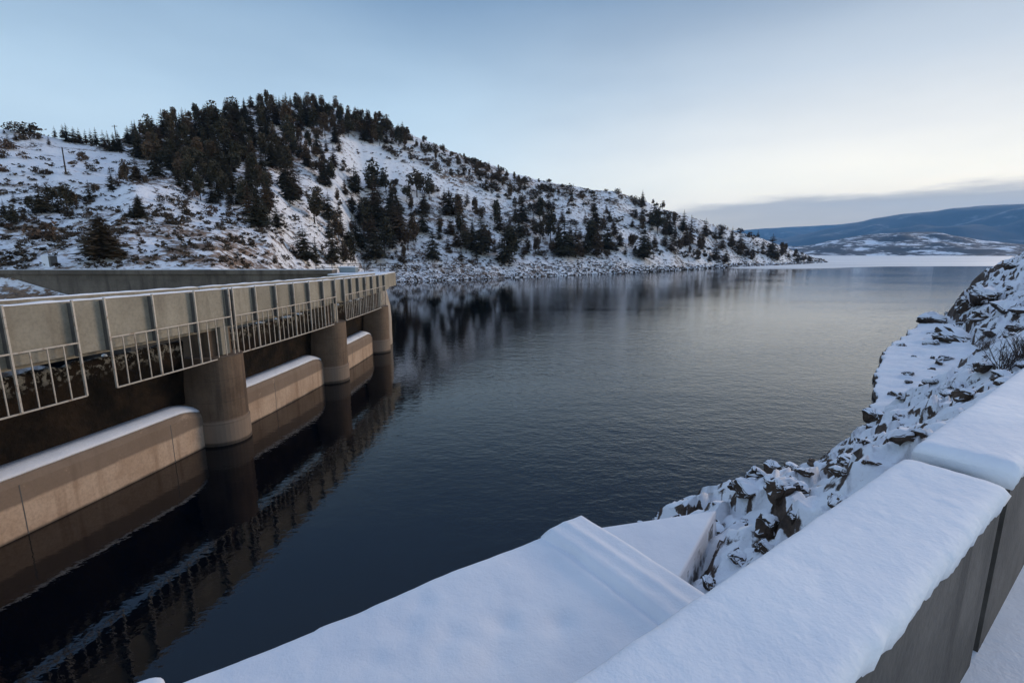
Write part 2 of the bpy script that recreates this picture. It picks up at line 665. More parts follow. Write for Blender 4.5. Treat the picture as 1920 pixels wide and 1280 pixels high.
COLS = []
for px, ks in [
    (-420, [(506, 0), (478, 80), (400, 95), (330, 115), (262, 150)]),
    (0, [(506, 0), (474, 66), (400, 88), (318, 112), (243, 140)]),
    (70, [(506, 0), (470, 63), (400, 86), (325, 110), (250, 140)]),
    (120, [(506, 0), (465, 62), (410, 82), (332, 106), (262, 140)]),
    (190, [(506, 0), (460, 60), (395, 80), (345, 104), (272, 140)]),
    (250, [(506, 0), (445, 62), (352, 88), (338, 112), (246, 150)]),
    (300, [(506, 0), (440, 63), (352, 92), (320, 118), (236, 160)]),
    (400, [(506, 0), (435, 66), (375, 98), (290, 135), (212, 175)]),
    (500, [(507, 58), (440, 76), (370, 104), (280, 150), (198, 195)]),
    (560, [(509, 74), (455, 90), (382, 116), (285, 158), (195, 200)]),
    (620, [(512, 90), (468, 104), (395, 128), (295, 165), (204, 205)]),
]:
    if ks[0][1] == 0:
        ks[0] = (506, wall_r(px))
    COLS.append((px, ks))
for px, ys, rs in [(680, 220, 207), (715, 230, 208), (740, 241, 209), (800, 264, 212), (850, 283, 215), (900, 303, 220), (960, 324, 226), (1050, 345, 238), (1150, 360, 254), (1200, 377, 266), (1250, 393, 281), (1300, 409, 302), (1350, 426, 328), (1400, 438, 352), (1450, 455, 385), (1500, 473, 418), (1530, 484, 440), (1552, 490, 462)]:
    r0, y0 = shore_r(px), lerp(SHORE, px)
    ks = []
    for ty, tr in ((0, 0), (0.13, 0.10), (0.38, 0.32), (0.72, 0.66), (1, 1)):
        ks.append((y0 + (ys - y0) * ty, r0 + (rs - r0) * tr))
    COLS.append((px, ks))
NK = 5


def knots(px):
    if px <= COLS[0][0]:
        return COLS[0][1]
    for (a, A), (b, B) in zip(COLS, COLS[1:]):
        if px <= b:
            k = (px - a) / (b - a)
            k = k * k * (3 - 2 * k) * 0.5 + k * 0.5
            return [(p[0] + (q[0] - p[0]) * k, p[1] + (q[1] - p[1]) * k) for p, q in zip(A, B)]
    return COLS[-1][1]


def hnoise(p, k):
    return (fbm(p.x * 0.045, p.y * 0.045, 1.7, 5) * 0.9 + fbm(p.x * 0.35, p.y * 0.35, 5.1, 4) * 0.28) * k


def hill_tau(px, tau):
    ks = knots(px)
    f_ = tau * (NK - 1)
    i = min(NK - 2, int(f_))
    k = f_ - i
    return ks[i][0] + (ks[i + 1][0] - ks[i][0]) * k, ks[i][1] + (ks[i + 1][1] - ks[i][1]) * k


def hill_pos(px, tau):
    y, r = hill_tau(px, tau)
    p = at_r(px, y, r)
    p.z += hnoise(p, min(1, tau * 5))
    return p


def hill_at(px, py):
    ks = knots(px)
    for i in range(NK - 1):
        if ks[i][0] >= py >= ks[i + 1][0]:
            k = (ks[i][0] - py) / max(1e-6, ks[i][0] - ks[i + 1][0])
            return hill_pos(px, (i + k) / (NK - 1))
    return hill_pos(px, 1.0 if py < ks[-1][0] else 0.0)


pxs = [-420 + 1972 * j / 420 for j in range(421)]
rows, bare, warm = [], [], []
NR = 84
rows.append([])
bare.append([])
warm.append([])
for px in pxs:
    p = hill_pos(px, 0)
    d = Vector((p.x, p.y, 0)).normalized()
    rows[0].append(Vector((p.x - d.x * 0.3, p.y - d.y * 0.3, -1.5)))
    bare[0].append(0.5)
    warm[0].append(0.3)
for i in range(NR + 1):
    tau = i / NR
    r, b, wm = [], [], []
    for px in pxs:
        p = hill_pos(px, tau)
        r.append(p)
        y, rr = hill_tau(px, tau)
        bb = 0.46
        wv = 0.25
        if px < 520 and y > 425:
            bb = 0.56
            wv = 0.95
        if px > 560 and y < 330 + (px - 760) * 0.22 and px < 1160:
            bb = 0.55
            wv = 0.7
        if px > 720 and tau < 0.2:
            bb = 0.52
            wv = 0.3
        if 250 < px < 560 and y < 350:
            bb = 0.62
        if px < 240 and 285 < y < 350:
            bb = 0.30
        if 600 < px < 820 and 255 < y < 360:
            bb = 0.36
        b.append(bb)
        wm.append(wv)
    rows.append(r)
    bare.append(b)
    warm.append(wm)
for t2 in (0.06, 0.15, 0.35, 0.6, 1.0):
    r = []
    for px in pxs:
        y, rr = hill_tau(px, 1.0)
        p = at_r(px, y, rr)
        q = at_r(px, y, rr + 260 * t2)
        q.z = p.z + (-2 - p.z) * (t2 ** 1.2)
        q.z += hnoise(q, 1 - t2)
        r.append(q)
    rows.append(r)
    bare.append([0.5] * len(pxs))
    warm.append([0.4] * len(pxs))
for it in range(3):
    for A in (bare, warm):
        for i in range(1, len(A) - 1):
            A[i] = [(A[i][max(0, j - 2)] + A[i][j] + A[i][min(len(pxs) - 1, j + 2)] + A[i - 1][j] + A[i + 1][j]) / 5 for j in range(len(pxs))]
tag(grid_obj('hill', rows, HILL, {'bare': bare, 'warm': warm}, flip=True), 'snowy wooded hill across the water', kind='structure')

# ------------------------------------------------------------------ spillway bridge
CA, CB, CC = -4.38121335e-03, 3.05523250e-01, -1.51489354e+01


def cx(y):
    return CA * y * y + CB * y + CC if y < 34.8 else -9.823


def frame_at(y):
    """local frame on the curve: offset a towards the lake, height z (camera relative heights are converted by +CAMZ)"""
    dx = (2 * CA * y + CB) if y < 34.8 else 0.0
    tn = Vector((dx, 1, 0)).normalized()
    nn = Vector((tn.y, -tn.x, 0))
    base = Vector((cx(y), y, 0))
    return base, tn, nn


def fr(y):
    base, tn, nn = frame_at(y)
    return lambda a, z: base + nn * a + Vector((0, 0, z))


def frames(y0, y1, n=8):
    return [fr(y0 + (y1 - y0) * i / n) for i in range(n + 1)]


def ptop(y):
    return CAMZ - 1.22 - (y - 11) * 0.0125


PB = CAMZ - 2.62
Y0, Y1 = 5.0, 36.5
PIERS = [9.1, 17.6, 26.25, 34.3]

br = thing('spillway_bridge', (cx(20), 20, PB), 'narrow weathered concrete footbridge over the spillway gates with snow along its top', 'bridge')
bm = bmesh.new()
sweep(bm, frames(Y0, Y1, 30), [(-0.62, PB), (0.28, PB), (0.28, PB + 0.28), (-0.62, PB + 0.28)])
obj('deck', bm, PARAPET, br)


def strip(name, y0, y1, a0, a1, zlo, zhi, mat, parent, n=6, bev=0.0, lab=None):
    bm = bmesh.new()
    k = n
    rings = []
    for i in range(k + 1):
        y = y0 + (y1 - y0) * i / k
        f = fr(y)
        lo = zlo(y) if callable(zlo) else zlo
        hi = zhi(y) if callable(zhi) else zhi
        if bev:
            pr = [(a0, lo), (a1, lo), (a1, hi - bev), (a1 - bev, hi), (a0 + bev, hi), (a0, hi - bev)]
        else:
            pr = [(a0, lo), (a1, lo), (a1, hi), (a0, hi)]
        rings.append([bm.verts.new(f(a, z)) for a, z in pr])
    m = len(rings[0])
    for p, q in zip(rings, rings[1:]):
        for j in range(m):
            bm.faces.new((p[j], p[(j + 1) % m], q[(j + 1) % m], q[j]))
    bm.faces.new(rings[0][::-1])
    bm.faces.new(rings[-1])
    o = obj(name, bm, mat, parent)
    if lab:
        o['label'] = lab
    return o


# lakeside parapet: one concrete panel per span, a narrow joint at each pier
cuts = [Y0] + [p + 0.15 for p in PIERS] + [Y1]
for a, b in zip(cuts, cuts[1:]):
    pn = strip('parapet_panel', a + 0.02, b - 0.02, 0.30, 0.48, PB - 0.02, ptop, PARAPET, br, 10, 0.015)
    strip('rear_parapet', a + 0.02, b - 0.02, -0.62, -0.48, PB + 0.285, lambda y: ptop(y) + 0.06, PARAPET, br, 10, 0.015)


def snow_strip(y0, y1, a0, a1, zf, th, parent, seed, name='snow_cover', n=None):
    """irregular ridge of snow on a ledge"""
    bm = bmesh.new()
    n = n or max(6, int((y1 - y0) / 0.16))
    rings = []
    for i in range(n + 1):
        y = y0 + (y1 - y0) * i / n
        f = fr(y)
        nn = 0.75 + 0.55 * noise.noise(Vector((y * 1.7, seed, 0)))
        e = 0.025 * noise.noise(Vector((y * 4.1, seed + 9, 0)))
        h = th * max(0.25, nn)
        if i in (0, n):
            h *= 0.4
        z = zf(y) + 0.003
        wdt = a1 - a0
        pr = [(a0 - 0.01 + e, z), (a1 + 0.012 + e, z), (a1 + 0.015 + e, z + h * 0.5), (a1 - wdt * 0.2, z + h), (a0 + wdt * 0.25, z + h * 1.05), (a0 - 0.01 + e, z + h * 0.55)]
        rings.append([bm.verts.new(f(a, q)) for a, q in pr])
    for p, q in zip(rings, rings[1:]):
        for j in range(6):
            bm.faces.new((p[j], p[(j + 1) % 6], q[(j + 1) % 6], q[j]))
    bm.faces.new(rings[0][::-1])
    bm.faces.new(rings[-1])
    return obj(name, bm, SNOW, parent, True)


for k, (a, b) in enumerate(zip(cuts, cuts[1:])):
    snow_strip(a + 0.03, b - 0.03, 0.30, 0.48, ptop, 0.06, br, k)
    snow_strip(a + 0.03, b - 0.03, -0.62, -0.48, lambda y: ptop(y) + 0.06, 0.06, br, k + 20)
# a ragged lip of old snow along the foot of the parapet
strip('soffit_ledge', Y0, Y1, -0.25, 0.285, PB - 0.14, PB - 0.004, PARAPET, br, 30)

# piers
wds = ['nearest round-nosed bridge pier, partly outside the picture', 'widest round-nosed brown bridge pier, between the near and the middle weir', 'middle round-nosed bridge pier, between two snow topped weirs', 'farthest and slimmest-looking bridge pier beside the pale abutment']
for k, y in enumerate(PIERS):
    base, tn, nn = frame_at(y)
    pr_ = thing('bridge_pier', base, wds[k], 'pier', 'piers under the spillway bridge')
    rad = 0.92

    def plan(r, back):
        pts = []
        for i in range(21):
            t = -math.pi / 2 + math.pi * i / 20
            v_ = nn * (math.cos(t) * r) + tn * (math.sin(t) * r)
            pts.append((base.x + v_.x, base.y + v_.y))
        for s in (1, -1):
            v_ = nn * (-back) + tn * (s * r)
            pts.append((base.x + v_.x, base.y + v_.y))
        return pts
    bm = bmesh.new()
    prism(bm, plan(rad, 3.0), -2.0, CAMZ - 3.70)
    Mp = Matrix.Translation(base) @ Matrix((nn, tn, Vector((0, 0, 1)))).transposed().to_4x4()
    box(bm, (-3.0, -0.55, CAMZ - 3.704), (0.26, 0.55, PB - 0.145), Mp)
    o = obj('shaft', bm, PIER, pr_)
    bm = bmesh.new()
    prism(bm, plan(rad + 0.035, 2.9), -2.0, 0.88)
    obj('footing_band', bm, PIER, pr_)
    bm = bmesh.new()
    box(bm, (0.285, -0.20, CAMZ - 3.69), (0.50, 0.20, PB - 0.025), Matrix.Translation(base) @ Matrix((nn, tn, Vector((0, 0, 1)))).transposed().to_4x4())
    bevel(bm, 0.02)
    obj('pilaster', bm, PARAPET, pr_)

# weirs with snow on their crests, gates above them
wl = ['low tan concrete weir crest at the lower left, longest in view, with snow on top', 'low tan weir between the two big round piers', 'small tan weir between the farthest two piers']
gl = ['dark mossy spillway gate behind the nearest guard rails', 'dark spillway gate above the middle weir', 'dark spillway gate above the farthest weir']
for k, (a, b) in enumerate(zip(PIERS, PIERS[1:])):
    y0, y1 = a + 0.88, b - 0.88
    base, tn, nn = frame_at((y0 + y1) / 2)
    wr = thing('weir', base, wl[k], 'weir', 'weir crests under the bridge')
    prof = [(0.0, -2.0), (0.0, 1.32), (-0.05, 1.47), (-0.16, 1.58), (-0.34, 1.66), (-0.62, 1.70), (-1.2, 1.5), (-2.6, 0.4), (-2.6, -2.0)]
    bm = bmesh.new()
    n = 26
    rings = []
    for i in range(n + 1):
        y = y0 + (y1 - y0) * i / n
        e = min(1.0, (n - i) / 4.0)                      # crest rounds down at its far end
        dz = -0.22 * (1 - e) ** 2
        f = fr(y)
        rings.append([bm.verts.new(f(p[0], p[1] + (dz if p[1] > 1 else 0))) for p in prof])
    for p, q in zip(rings, rings[1:]):
        for j in range(len(prof)):
            bm.faces.new((p[j], p[(j + 1) % len(prof)], q[(j + 1) % len(prof)], q[j]))
    bm.faces.new(rings[0][::-1])
    bm.faces.new(rings[-1])
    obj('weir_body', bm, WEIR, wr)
    bm = bmesh.new()
    rings = []
    n = 60
    for i in range(n + 1):
        y = y0 + 0.02 + (y1 - y0 - 0.04) * i / n
        e = min(1.0, (n - i) / 9.0)
        dz = -0.22 * (1 - e) ** 2
        wv = 0.03 * noise.noise(Vector((y * 2.2, k, 3)))
        f = fr(y)
        sp = [(-0.09 + wv * .4, 1.525), (-0.085 + wv * .6, 1.57), (-0.13, 1.63), (-0.32, 1.715), (-0.60, 1.76), (-0.62, 1.69), (-0.34, 1.64), (-0.14, 1.56)]
        rings.append([bm.verts.new(f(p[0], p[1] + dz)) for p in sp])
    for p, q in zip(rings, rings[1:]):
        for j in range(8):
            bm.faces.new((p[j], p[(j + 1) % 8], q[(j + 1) % 8], q[j]))
    bm.faces.new(rings[0][::-1])
    bm.faces.new(rings[-1])
    obj('snow_cover', bm, SNOW, wr, True)
    # open joints in the face
    for t_ in ((0.17, 0.80) if k == 0 else (0.35,)):
        y = y0 + (y1 - y0) * t_
        b2, t2, n2 = frame_at(y)
        bm = bmesh.new()
        box(bm, (-0.02, -0.012, -0.2), (0.004, 0.012, 1.33), Matrix.Translation(b2) @ Matrix((n2, t2, Vector((0, 0, 1)))).transposed().to_4x4())
        obj('joint', bm, DARKMETAL, wr)
    gt = thing('spillway_gate', base + nn * -0.6 + Vector((0, 0, 1.7)), gl[k], 'gate', 'spillway gates under the bridge')
    bm = bmesh.new()
    rings = []
    n = 60
    for i in range(n + 1):
        y = y0 - 0.0 + (y1 - y0) * i / n
        f = fr(y)
        r_ = 0.10 * noise.noise(Vector((y * 3.0, 5 + k, 0))) + 0.05 * noise.noise(Vector((y * 9.0, 1 + k, 0)))
        zt = CAMZ - 3.05 + r_
        pr = [(-0.635, 1.62), (-0.60, 2.3), (-0.52, 3.0), (-0.44, zt - 0.06), (-0.50, zt), (-0.62, zt), (-0.70, 3.0), (-0.78, 2.3), (-0.82, 1.62)]
        rings.append([bm.verts.new(f(a_, z_)) for a_, z_ in pr])
    for p, q in zip(rings, rings[1:]):
        for j in range(9):
            bm.faces.new((p[j], p[(j + 1) % 9], q[(j + 1) % 9], q[j]))
    bm.faces.new(rings[0][::-1])
    bm.faces.new(rings[-1])
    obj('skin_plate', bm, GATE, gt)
    rr_ = random.Random(40 + k)
    for i in range(13):
        y = y0 + (y1 - y0) * rr_.random()
        if noise.noise(Vector((y * 0.9, 3 + k, 0))) < -0.05:
            continue
        b2 = fr(y)(-0.55 + rr_.uniform(-.05, .08), CAMZ - 3.04)
        m_ = Matrix.Translation(b2) @ Matrix.Rotation(rr_.random() * 3, 4, 'Z') @ Matrix.Diagonal((rr_.uniform(.06, .2), rr_.uniform(.05, .1), rr_.uniform(.03, .07), 1))
        bm = bmesh.new()
        bmesh.ops.create_icosphere(bm, subdivisions=2, radius=1, matrix=m_)
        for v_ in bm.verts:
            v_.co.z += 0.03 * noise.noise(v_.co * 9)
        obj('snow_clump', bm, SNOW, gt, True)

# guard rails hung on the lake face of the parapet
def y_of(px, py, o):
    d = ray(px, py)
    lo, hi = 1.0, 80.0
    for _ in range(60):
        m_ = (lo + hi) / 2
        if d.x * m_ - (cx(d.y * m_) + o) > 0:
            lo = m_
        else:
            hi = m_
    return d.y * lo


def ptop_px(px):
    return 575 - px * 0.0817


def bar(bm, ya, a0, a1, z0, z1, wy):
    base, tn, nn = frame_at(ya)
    box(bm, (a0, -wy / 2, z0), (a1, wy / 2, z1), Matrix.Translation(base) @ Matrix((nn, tn, Vector((0, 0, 1)))).transposed().to_4x4())


RM, RB = CAMZ - 2.31, CAMZ - 3.75
railsets = [
    ([-190, -95, 15, 143], 'nearest galvanised guard rail on the bridge, cut off by the left edge of the picture', [0.2]),
    ([202, 290, 367, 430.5], 'galvanised guard rail of three bays ending over the biggest pier', None),
    ([438, 480, 518, 551, 580, 606, 628], 'long galvanised guard rail of six bays between the two big piers', None),
    ([645, 658.5, 672.5, 685, 698, 710, 721], 'farthest guard rail, rusty behind, ending at the far abutment', None),
]
for pxl, lab, _ in railsets:
    ys = [y_of(p, ptop_px(p), 0.64) for p in pxl]
    base, tn, nn = frame_at(ys[0])
    rl = thing('guard_rail', base + nn * 0.6 + Vector((0, 0, RB)), lab, 'guard rail', 'guard rails along the spillway bridge')
    for i, y in enumerate(ys):
        bm = bmesh.new()
        bar(bm, y, 0.61, 0.665, RB, ptop(y) + 0.05, 0.042)
        po = obj('post', bm, METAL, rl)
        bm = bmesh.new()
        bar(bm, y, 0.482, 0.608, PB - 0.05, ptop(y) - 0.02, 0.036)
        obj('shade_web', bm, DARKMETAL, po)  # dark colour puts in the shaded side of each post
    for nm, z in (('middle_rail', RM), ('bottom_rail', RB)):
        bm = bmesh.new()
        sweep(bm, frames(ys[0], ys[-1], 10), [(0.617, z - 0.016), (0.658, z - 0.016), (0.658, z + 0.022), (0.617, z + 0.022)])
        obj(nm, bm, METAL, rl)
    for ya, yb in zip(ys, ys[1:]):
        for q in (0.25, 0.5, 0.75):
            bm = bmesh.new()
            bar(bm, ya + (yb - ya) * q, 0.625, 0.65, RB + 0.02, RM - 0.02, 0.024)
            obj('baluster', bm, METAL, rl)

# far abutment with its flared nose and the little railing on it
base, tn, nn = frame_at(37.0)
ab = thing('abutment', (-11.0, 38.0, 0), 'pale curved concrete abutment at the far end of the bridge', 'abutment')
bm = bmesh.new()
pts = []
for i in range(15):
    t = -math.pi / 2 + math.pi * i / 14
    pts.append((-10.1 + 0.66 * math.cos(t), 37.0 + 1.4 * math.sin(t)))
pts += [(-14.0, 38.4), (-14.0, 35.6)]
rings = []
for z, k in ((-2, 1.0), (0.8, 0.98), (2.0, 1.0), (3.0, 0.9), (3.7, 0.62), (4.2, 0.35)):
    rings.append([bm.verts.new((x if x < -10.11 else -10.1 + (x + 10.1) * k, y, z)) for x, y in pts])
for p, q in zip(rings, rings[1:]):
    for j in range(len(pts)):
        bm.faces.new((p[j], p[(j + 1) % len(pts)], q[(j + 1) % len(pts)], q[j]))
bm.faces.new(rings[0][::-1])
bm.faces.new(rings[-1])
obj('nose_wall', bm, ABUT, ab, True)
bm = bmesh.new()
box(bm, (-14, 36.55, 4.3), (-9.95, 41.5, CAMZ - 1.62))
bevel(bm, 0.05)
obj('deck_block', bm, PARAPET, ab)
bm = bmesh.new()
box(bm, (-13.95, 36.6, CAMZ - 1.618), (-10.0, 41.45, CAMZ - 1.54))
bevel(bm, 0.03)
obj('snow_cover', bm, SNOW, ab)

hr = thing('handrail', (-12, 40, CAMZ - 1.54), 'short dark pipe handrail on the snowy far end of the bridge', 'handrail')
for i in range(6):
    bm = bmesh.new()
    x = -16.4 + i * 1.35
    tube(bm, [Vector((x, 40.6, CAMZ - 1.9)), Vector((x, 40.6, CAMZ - 0.85))], 0.03, 6)
    obj('post', bm, DARKMETAL, hr)
for z in (-0.85, -1.2):
    bm = bmesh.new()
    tube(bm, [Vector((-16.4, 40.6, CAMZ + z)), Vector((-9.65, 40.6, CAMZ + z))], 0.03, 6)
    obj('rail', bm, DARKMETAL, hr)

hb = thing('hoist_cabinet', (-13.4, 39.7, CAMZ - 1.6), 'small grey-blue equipment cabinet standing at the far end of the bridge', 'cabinet')
bm = bmesh.new()
box(bm, (-14.0, 39.3, CAMZ - 1.8), (-12.7, 40.1, CAMZ - 1.12))
bevel(bm, 0.03)


def m_cab(t, p, co):
    t.l(t.mix(t.noise(gpos(t), 3, 4), (0.16, 0.2, 0.22), (0.24, 0.29, 0.31)), p.inputs['Base Color'])
    p.inputs['Roughness'].default_value = 0.5


CAB = material('cabinet_paint', m_cab)
obj('cabinet_body', bm, CAB, hb)
bm = bmesh.new()
box(bm, (-14.05, 39.25, CAMZ - 1.118), (-12.65, 40.15, CAMZ - 1.04))
bevel(bm, 0.03)
obj('snow_cover', bm, SNOW, hb)

# opposite training wall of the spillway
rw = thing('retaining_wall', (-25, 38.2, 0), 'long old concrete retaining wall behind the bridge with a projecting coping', 'wall')
bm = bmesh.new()
box(bm, (-41.5, 38.0, -2), (-14.05, 38.9, CAMZ - 1.62))
obj('wall_face', bm, WALLC, rw)
bm = bmesh.new()
box(bm, (-41.6, 37.86, CAMZ - 1.617), (-14.05, 38.95, CAMZ - 1.27))
bevel(bm, 0.02)
obj('coping', bm, WALLC, rw)
bm = bmesh.new()
for i in range(26):
    x0 = -41.4 + i * 1.05
    if noise.noise(Vector((x0 * .3, 8, 0))) > -0.25:
        box(bm, (x0, 37.95, CAMZ - 1.268), (x0 + 1.04, 38.9, CAMZ - 1.245))
obj('snow_cover', bm, SNOW, rw)

# spillway chute behind the gates, and the snowy end bank at far left
bm = bmesh.new()
sweep(bm, [lambda a, z, y=y: Vector((a, y, z)) for y in (2.0, 38.0)], [(-12.6, 0.9), (-46, -1.5), (-46, -2.6), (-12.6, -2.5)])
tag(obj('chute_floor', bm, GATE), 'spillway chute floor, coloured dark as if in shade', kind='structure')  # dark gate colour reused here to stand for shade behind the gates
pts = []
for i in range(16):
    row = []
    for j in range(16):
        x = -62 + 28.5 * j / 15
        y = 22 + 15.9 * i / 15
        z = CAMZ - 1.75 - max(0, (x + 40)) * 0.29 - (37.9 - y) * 0.55 + fbm(x * .5, y * .5, 2) * 0.16
        row.append(Vector((x, y, z)))
    pts.append(row)
tag(grid_obj('side_bank', pts, HILL, {'bare': [[0.6] * 16] * 16, 'warm': [[0.9] * 16] * 16}), 'snowy bank at the end of the wall', kind='structure')

# ------------------------------------------------------------------ right bank, road
BD = Vector((math.sin(R(55)), math.cos(R(55)), 0))          # along the road
BN = Vector((-BD.y, BD.x, 0))                                # towards the lake


def sn(s, n, z=0.0):
    return BD * s + BN * n + Vector((0, 0, z))


NS = [(0, 7.3), (10.5, 6.45), (14.5, 5.9), (17.9, 6.2), (23, 6.9), (29.8, 9.2), (41, 12.2), (58, 15.0), (71, 15.8), (85, 17.6), (110, 19.5), (140, 17), (170, 9)]
TOP = [(0, -1.75), (30, -1.7), (45, -0.8), (60, 1.2), (85, 5.5), (110, 8.0), (170, 9)]
# low snowy ledge by the water around s = 25..50
LEDGE = [(0, 0.0), (22, 0.0), (28, 0.28), (40, 0.42), (55, 0.25), (66, 0.05), (80, 0)]


def bank_z(s, n):
    ns = lerp(NS, s) + 0.5 * noise.noise(Vector((s * 0.35, 4, 0))) + 0.2 * noise.noise(Vector((s * 1.3, 7, 0)))
    t = (ns - n) / (ns - 0.7)
    top = CAMZ + lerp(TOP, s)
    if t < 0:
        return -0.1 + max(-2.5, t * 30)
    led = lerp(LEDGE, s)
    if t < led:
        z = 0.30 + 0.35 * t / max(led, 0.01)
    else:
        k = (t - led) / max(0.01, 1 - led)
        z = (0.65 if led > 0 else 0.30) + (top - 0.5) * (k ** max(0.5, min(0.85, 0.85 - (s - 45) * 0.014))) - (0.15 if led > 0 else 0.0) * k
        z = min(z, top)
    # blocky rubble under the snow
    m_ = min(1.0, t * 6) * min(1.0, max(0.0, (1.05 - t) * 6))
    P_ = Vector((s * 0.62, n * 0.62, 0))
    big = fbm(s * 0.22, n * 0.22, 9, 3)
    cell = noise.cell_vector(P_ + Vector((noise.noise(P_ * 1.3), noise.noise(P_ * 1.3 + Vector((5, 5, 5))), 0)) * 0.6).x - 0.5
    P2 = P_ * 2.3 + Vector((11, 3, 0))
    cell2 = noise.cell_vector(P2 + Vector((noise.noise(P2), noise.noise(P2 + Vector((4, 4, 4))), 0)) * 0.5).x - 0.5
    a = 1.0 if t > led else 0.25
    amp = 0.30 if s < 45 else 1.6
    P3 = P_ * 4.6 + Vector((2, 17, 0))
    cell3 = noise.cell_vector(P3 + Vector((noise.noise(P3), noise.noise(P3 + Vector((4, 4, 4))), 0)) * 0.5).x - 0.5
    z += m_ * a * (0.13 * cell3 + 0.13 * fbm(s * 2.6, n * 2.6, 4, 2))
    z += m_ * (big * 0.45 * a + cell * amp * a + cell2 * 0.34 * a + 0.08 * fbm(s * 1.1, n * 1.1, 2, 3))
    return z


def bank_nrows():
    rows = []
    s = 1.9
    while s < 165:
        rows.append(s)
        s += max(0.075, s * 0.0065)
    return rows


SR = bank_nrows()
pts = []
for s in SR:
    ns = lerp(NS, s) + 0.9
    row = []
    for j in range(141):
        n = 0.55 + (ns - 0.55) * j / 140
        row.append(sn(s, n, bank_z(s, n)))
    pts.append(row)
tag(grid_obj('bank', pts, BANK), 'snow covered rubble bank below the road', kind='structure')
# ground above the bank and behind the parapet: the snowy road
pts = []
for s in [-14 + 190 * (i / 60) ** 1.5 for i in range(61)]:
    row = []
    for j in range(18):
        n = 0.58 - 11 * (j / 17)
        z = CAMZ - 1.64 + max(0, lerp(TOP, s) + 1.7) + 0.03 * fbm(s * .8, n * .8, 4)
        row.append(sn(s, n, z))
    pts.append(row)
tag(grid_obj('road', pts, SNOW, flip=False), 'snow covered road along the dam', kind='structure')

# ------------------------------------------------------------------ road parapet blocks
JS = 2.47


def parapet_block(s0, s1, label, rot=0.0, dn=0.0, zoff=0.0, seed=0):
    root = thing('concrete_barrier', sn(s0, 0.45 + dn, CAMZ - 1.64), label, 'barrier', 'concrete barrier blocks along the road')
    piv = sn(s0, 0.45 + dn)
    Rm = Matrix.Rotation(rot, 3, 'Z')

    def P(s, n, z):
        return piv + Rm @ (sn(s, n + dn) - piv) + Vector((0, 0, z + zoff))
    n0, n1, ht = 0.308, 0.605, CAMZ - 0.915
    bm = bmesh.new()
    rings = []
    N = max(4, int((s1 - s0) / 0.25))
    for i in range(N + 1):
        s = s0 + (s1 - s0) * i / N
        pr = [(n0, CAMZ - 1.72), (n1, CAMZ - 2.1), (n1, ht - 0.02), (n1 - 0.02, ht), (n0 + 0.02, ht), (n0, ht - 0.02)]
        rings.append([bm.verts.new(P(s, a, z)) for a, z in pr])
    for p, q in zip(rings, rings[1:]):
        for j in range(6):
            bm.faces.new((p[j], p[(j + 1) % 6], q[(j + 1) % 6], q[j]))
    bm.faces.new(rings[0][::-1])
    bm.faces.new(rings[-1])
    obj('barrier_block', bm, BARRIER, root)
    # snow cap: rounded cushion, ragged along the road side
    bm = bmesh.new()
    N = int((s1 - s0) / 0.022)
    rings = []
    M = 26
    for i in range(N + 1):
        s = s0 - 0.012 + (s1 - s0 + 0.024) * i / N
        ds = min(s - s0 + 0.012, s1 + 0.012 - s)
        er = 1 - (1 - min(1, ds / 0.07)) ** 2.2
        er = max(0.0, er)
        rag = 0.006 * noise.noise(Vector((s * 16, seed, 0))) + 0.006 * noise.noise(Vector((s * 43, seed, 1))) + 0.006 * noise.noise(Vector((s * 4, seed, 2)))
        dr = 0.018 * noise.noise(Vector((s * 9, seed, 5))) + 0.014 * noise.noise(Vector((s * 31, seed, 6)))
        a0 = n0 - 0.016 + rag
        a1 = n1 + 0.014 + 0.008 * noise.noise(Vector((s * 5, seed, 8)))
        ring = [P(s, a0 + 0.012, ht - 0.022 - max(0, dr)), ]
        for j in range(M + 1):
            t = j / M
            a = a0 + (a1 - a0) * t
            q = 1 - abs(2 * t - 1) ** 9
            z = ht + 0.006 + (0.068 + 0.007 * noise.noise(Vector((s * 1.4, t * 1.2, seed)))) * (0.62 + 0.38 * q ** 0.8) * (0.45 + 0.55 * er)
            z += 0.0025 * noise.noise(Vector((s * 22, a * 30, seed)))
            ring.append(P(s, a, z))
        ring.append(P(s, a1 - 0.008, ht - 0.02))
        rings.append([bm.verts.new(v_) for v_ in ring])
    n_ = len(rings[0])
    for p, q in zip(rings, rings[1:]):
        for j in range(n_):
            bm.faces.new((p[j], p[(j + 1) % n_], q[(j + 1) % n_], q[j]))
    bm.faces.new(rings[0][::-1])
    bm.faces.new(rings[-1])
    obj('snow_cap', bm, SNOW, root, True)
    return P


parapet_block(-2.2, JS, 'nearest snow capped concrete barrier block, crossing the lower right corner', seed=1)
parapet_block(JS + 0.115, JS + 3.2, 'second concrete barrier block past the joint, at the right edge', R(0.8), 0.0, 0.035, seed=2)
parapet_block(JS + 3.28, JS + 6.4, 'third concrete barrier block, mostly outside the right edge', R(0.8), 0.06, 0.035, seed=3)
# filler strip, dark colour in place of the shaded open joint
jf = tag(None or bpy.data.objects.new('joint_shade', None), 'dark filler strip in the joint between the two barrier blocks', 'filler strip')
jf.location = sn(JS + 0.04, 0.45, CAMZ - 1.64)
col.objects.link(jf)
bm = bmesh.new()
Mx = Matrix((BD, BN, Vector((0, 0, 1)))).transposed().to_4x4()
box(bm, (JS + 0.004, 0.35, CAMZ - 1.7), (JS + 0.11, 0.57, CAMZ - 0.96), Mx)
obj('shade', bm, DARKMETAL, jf)

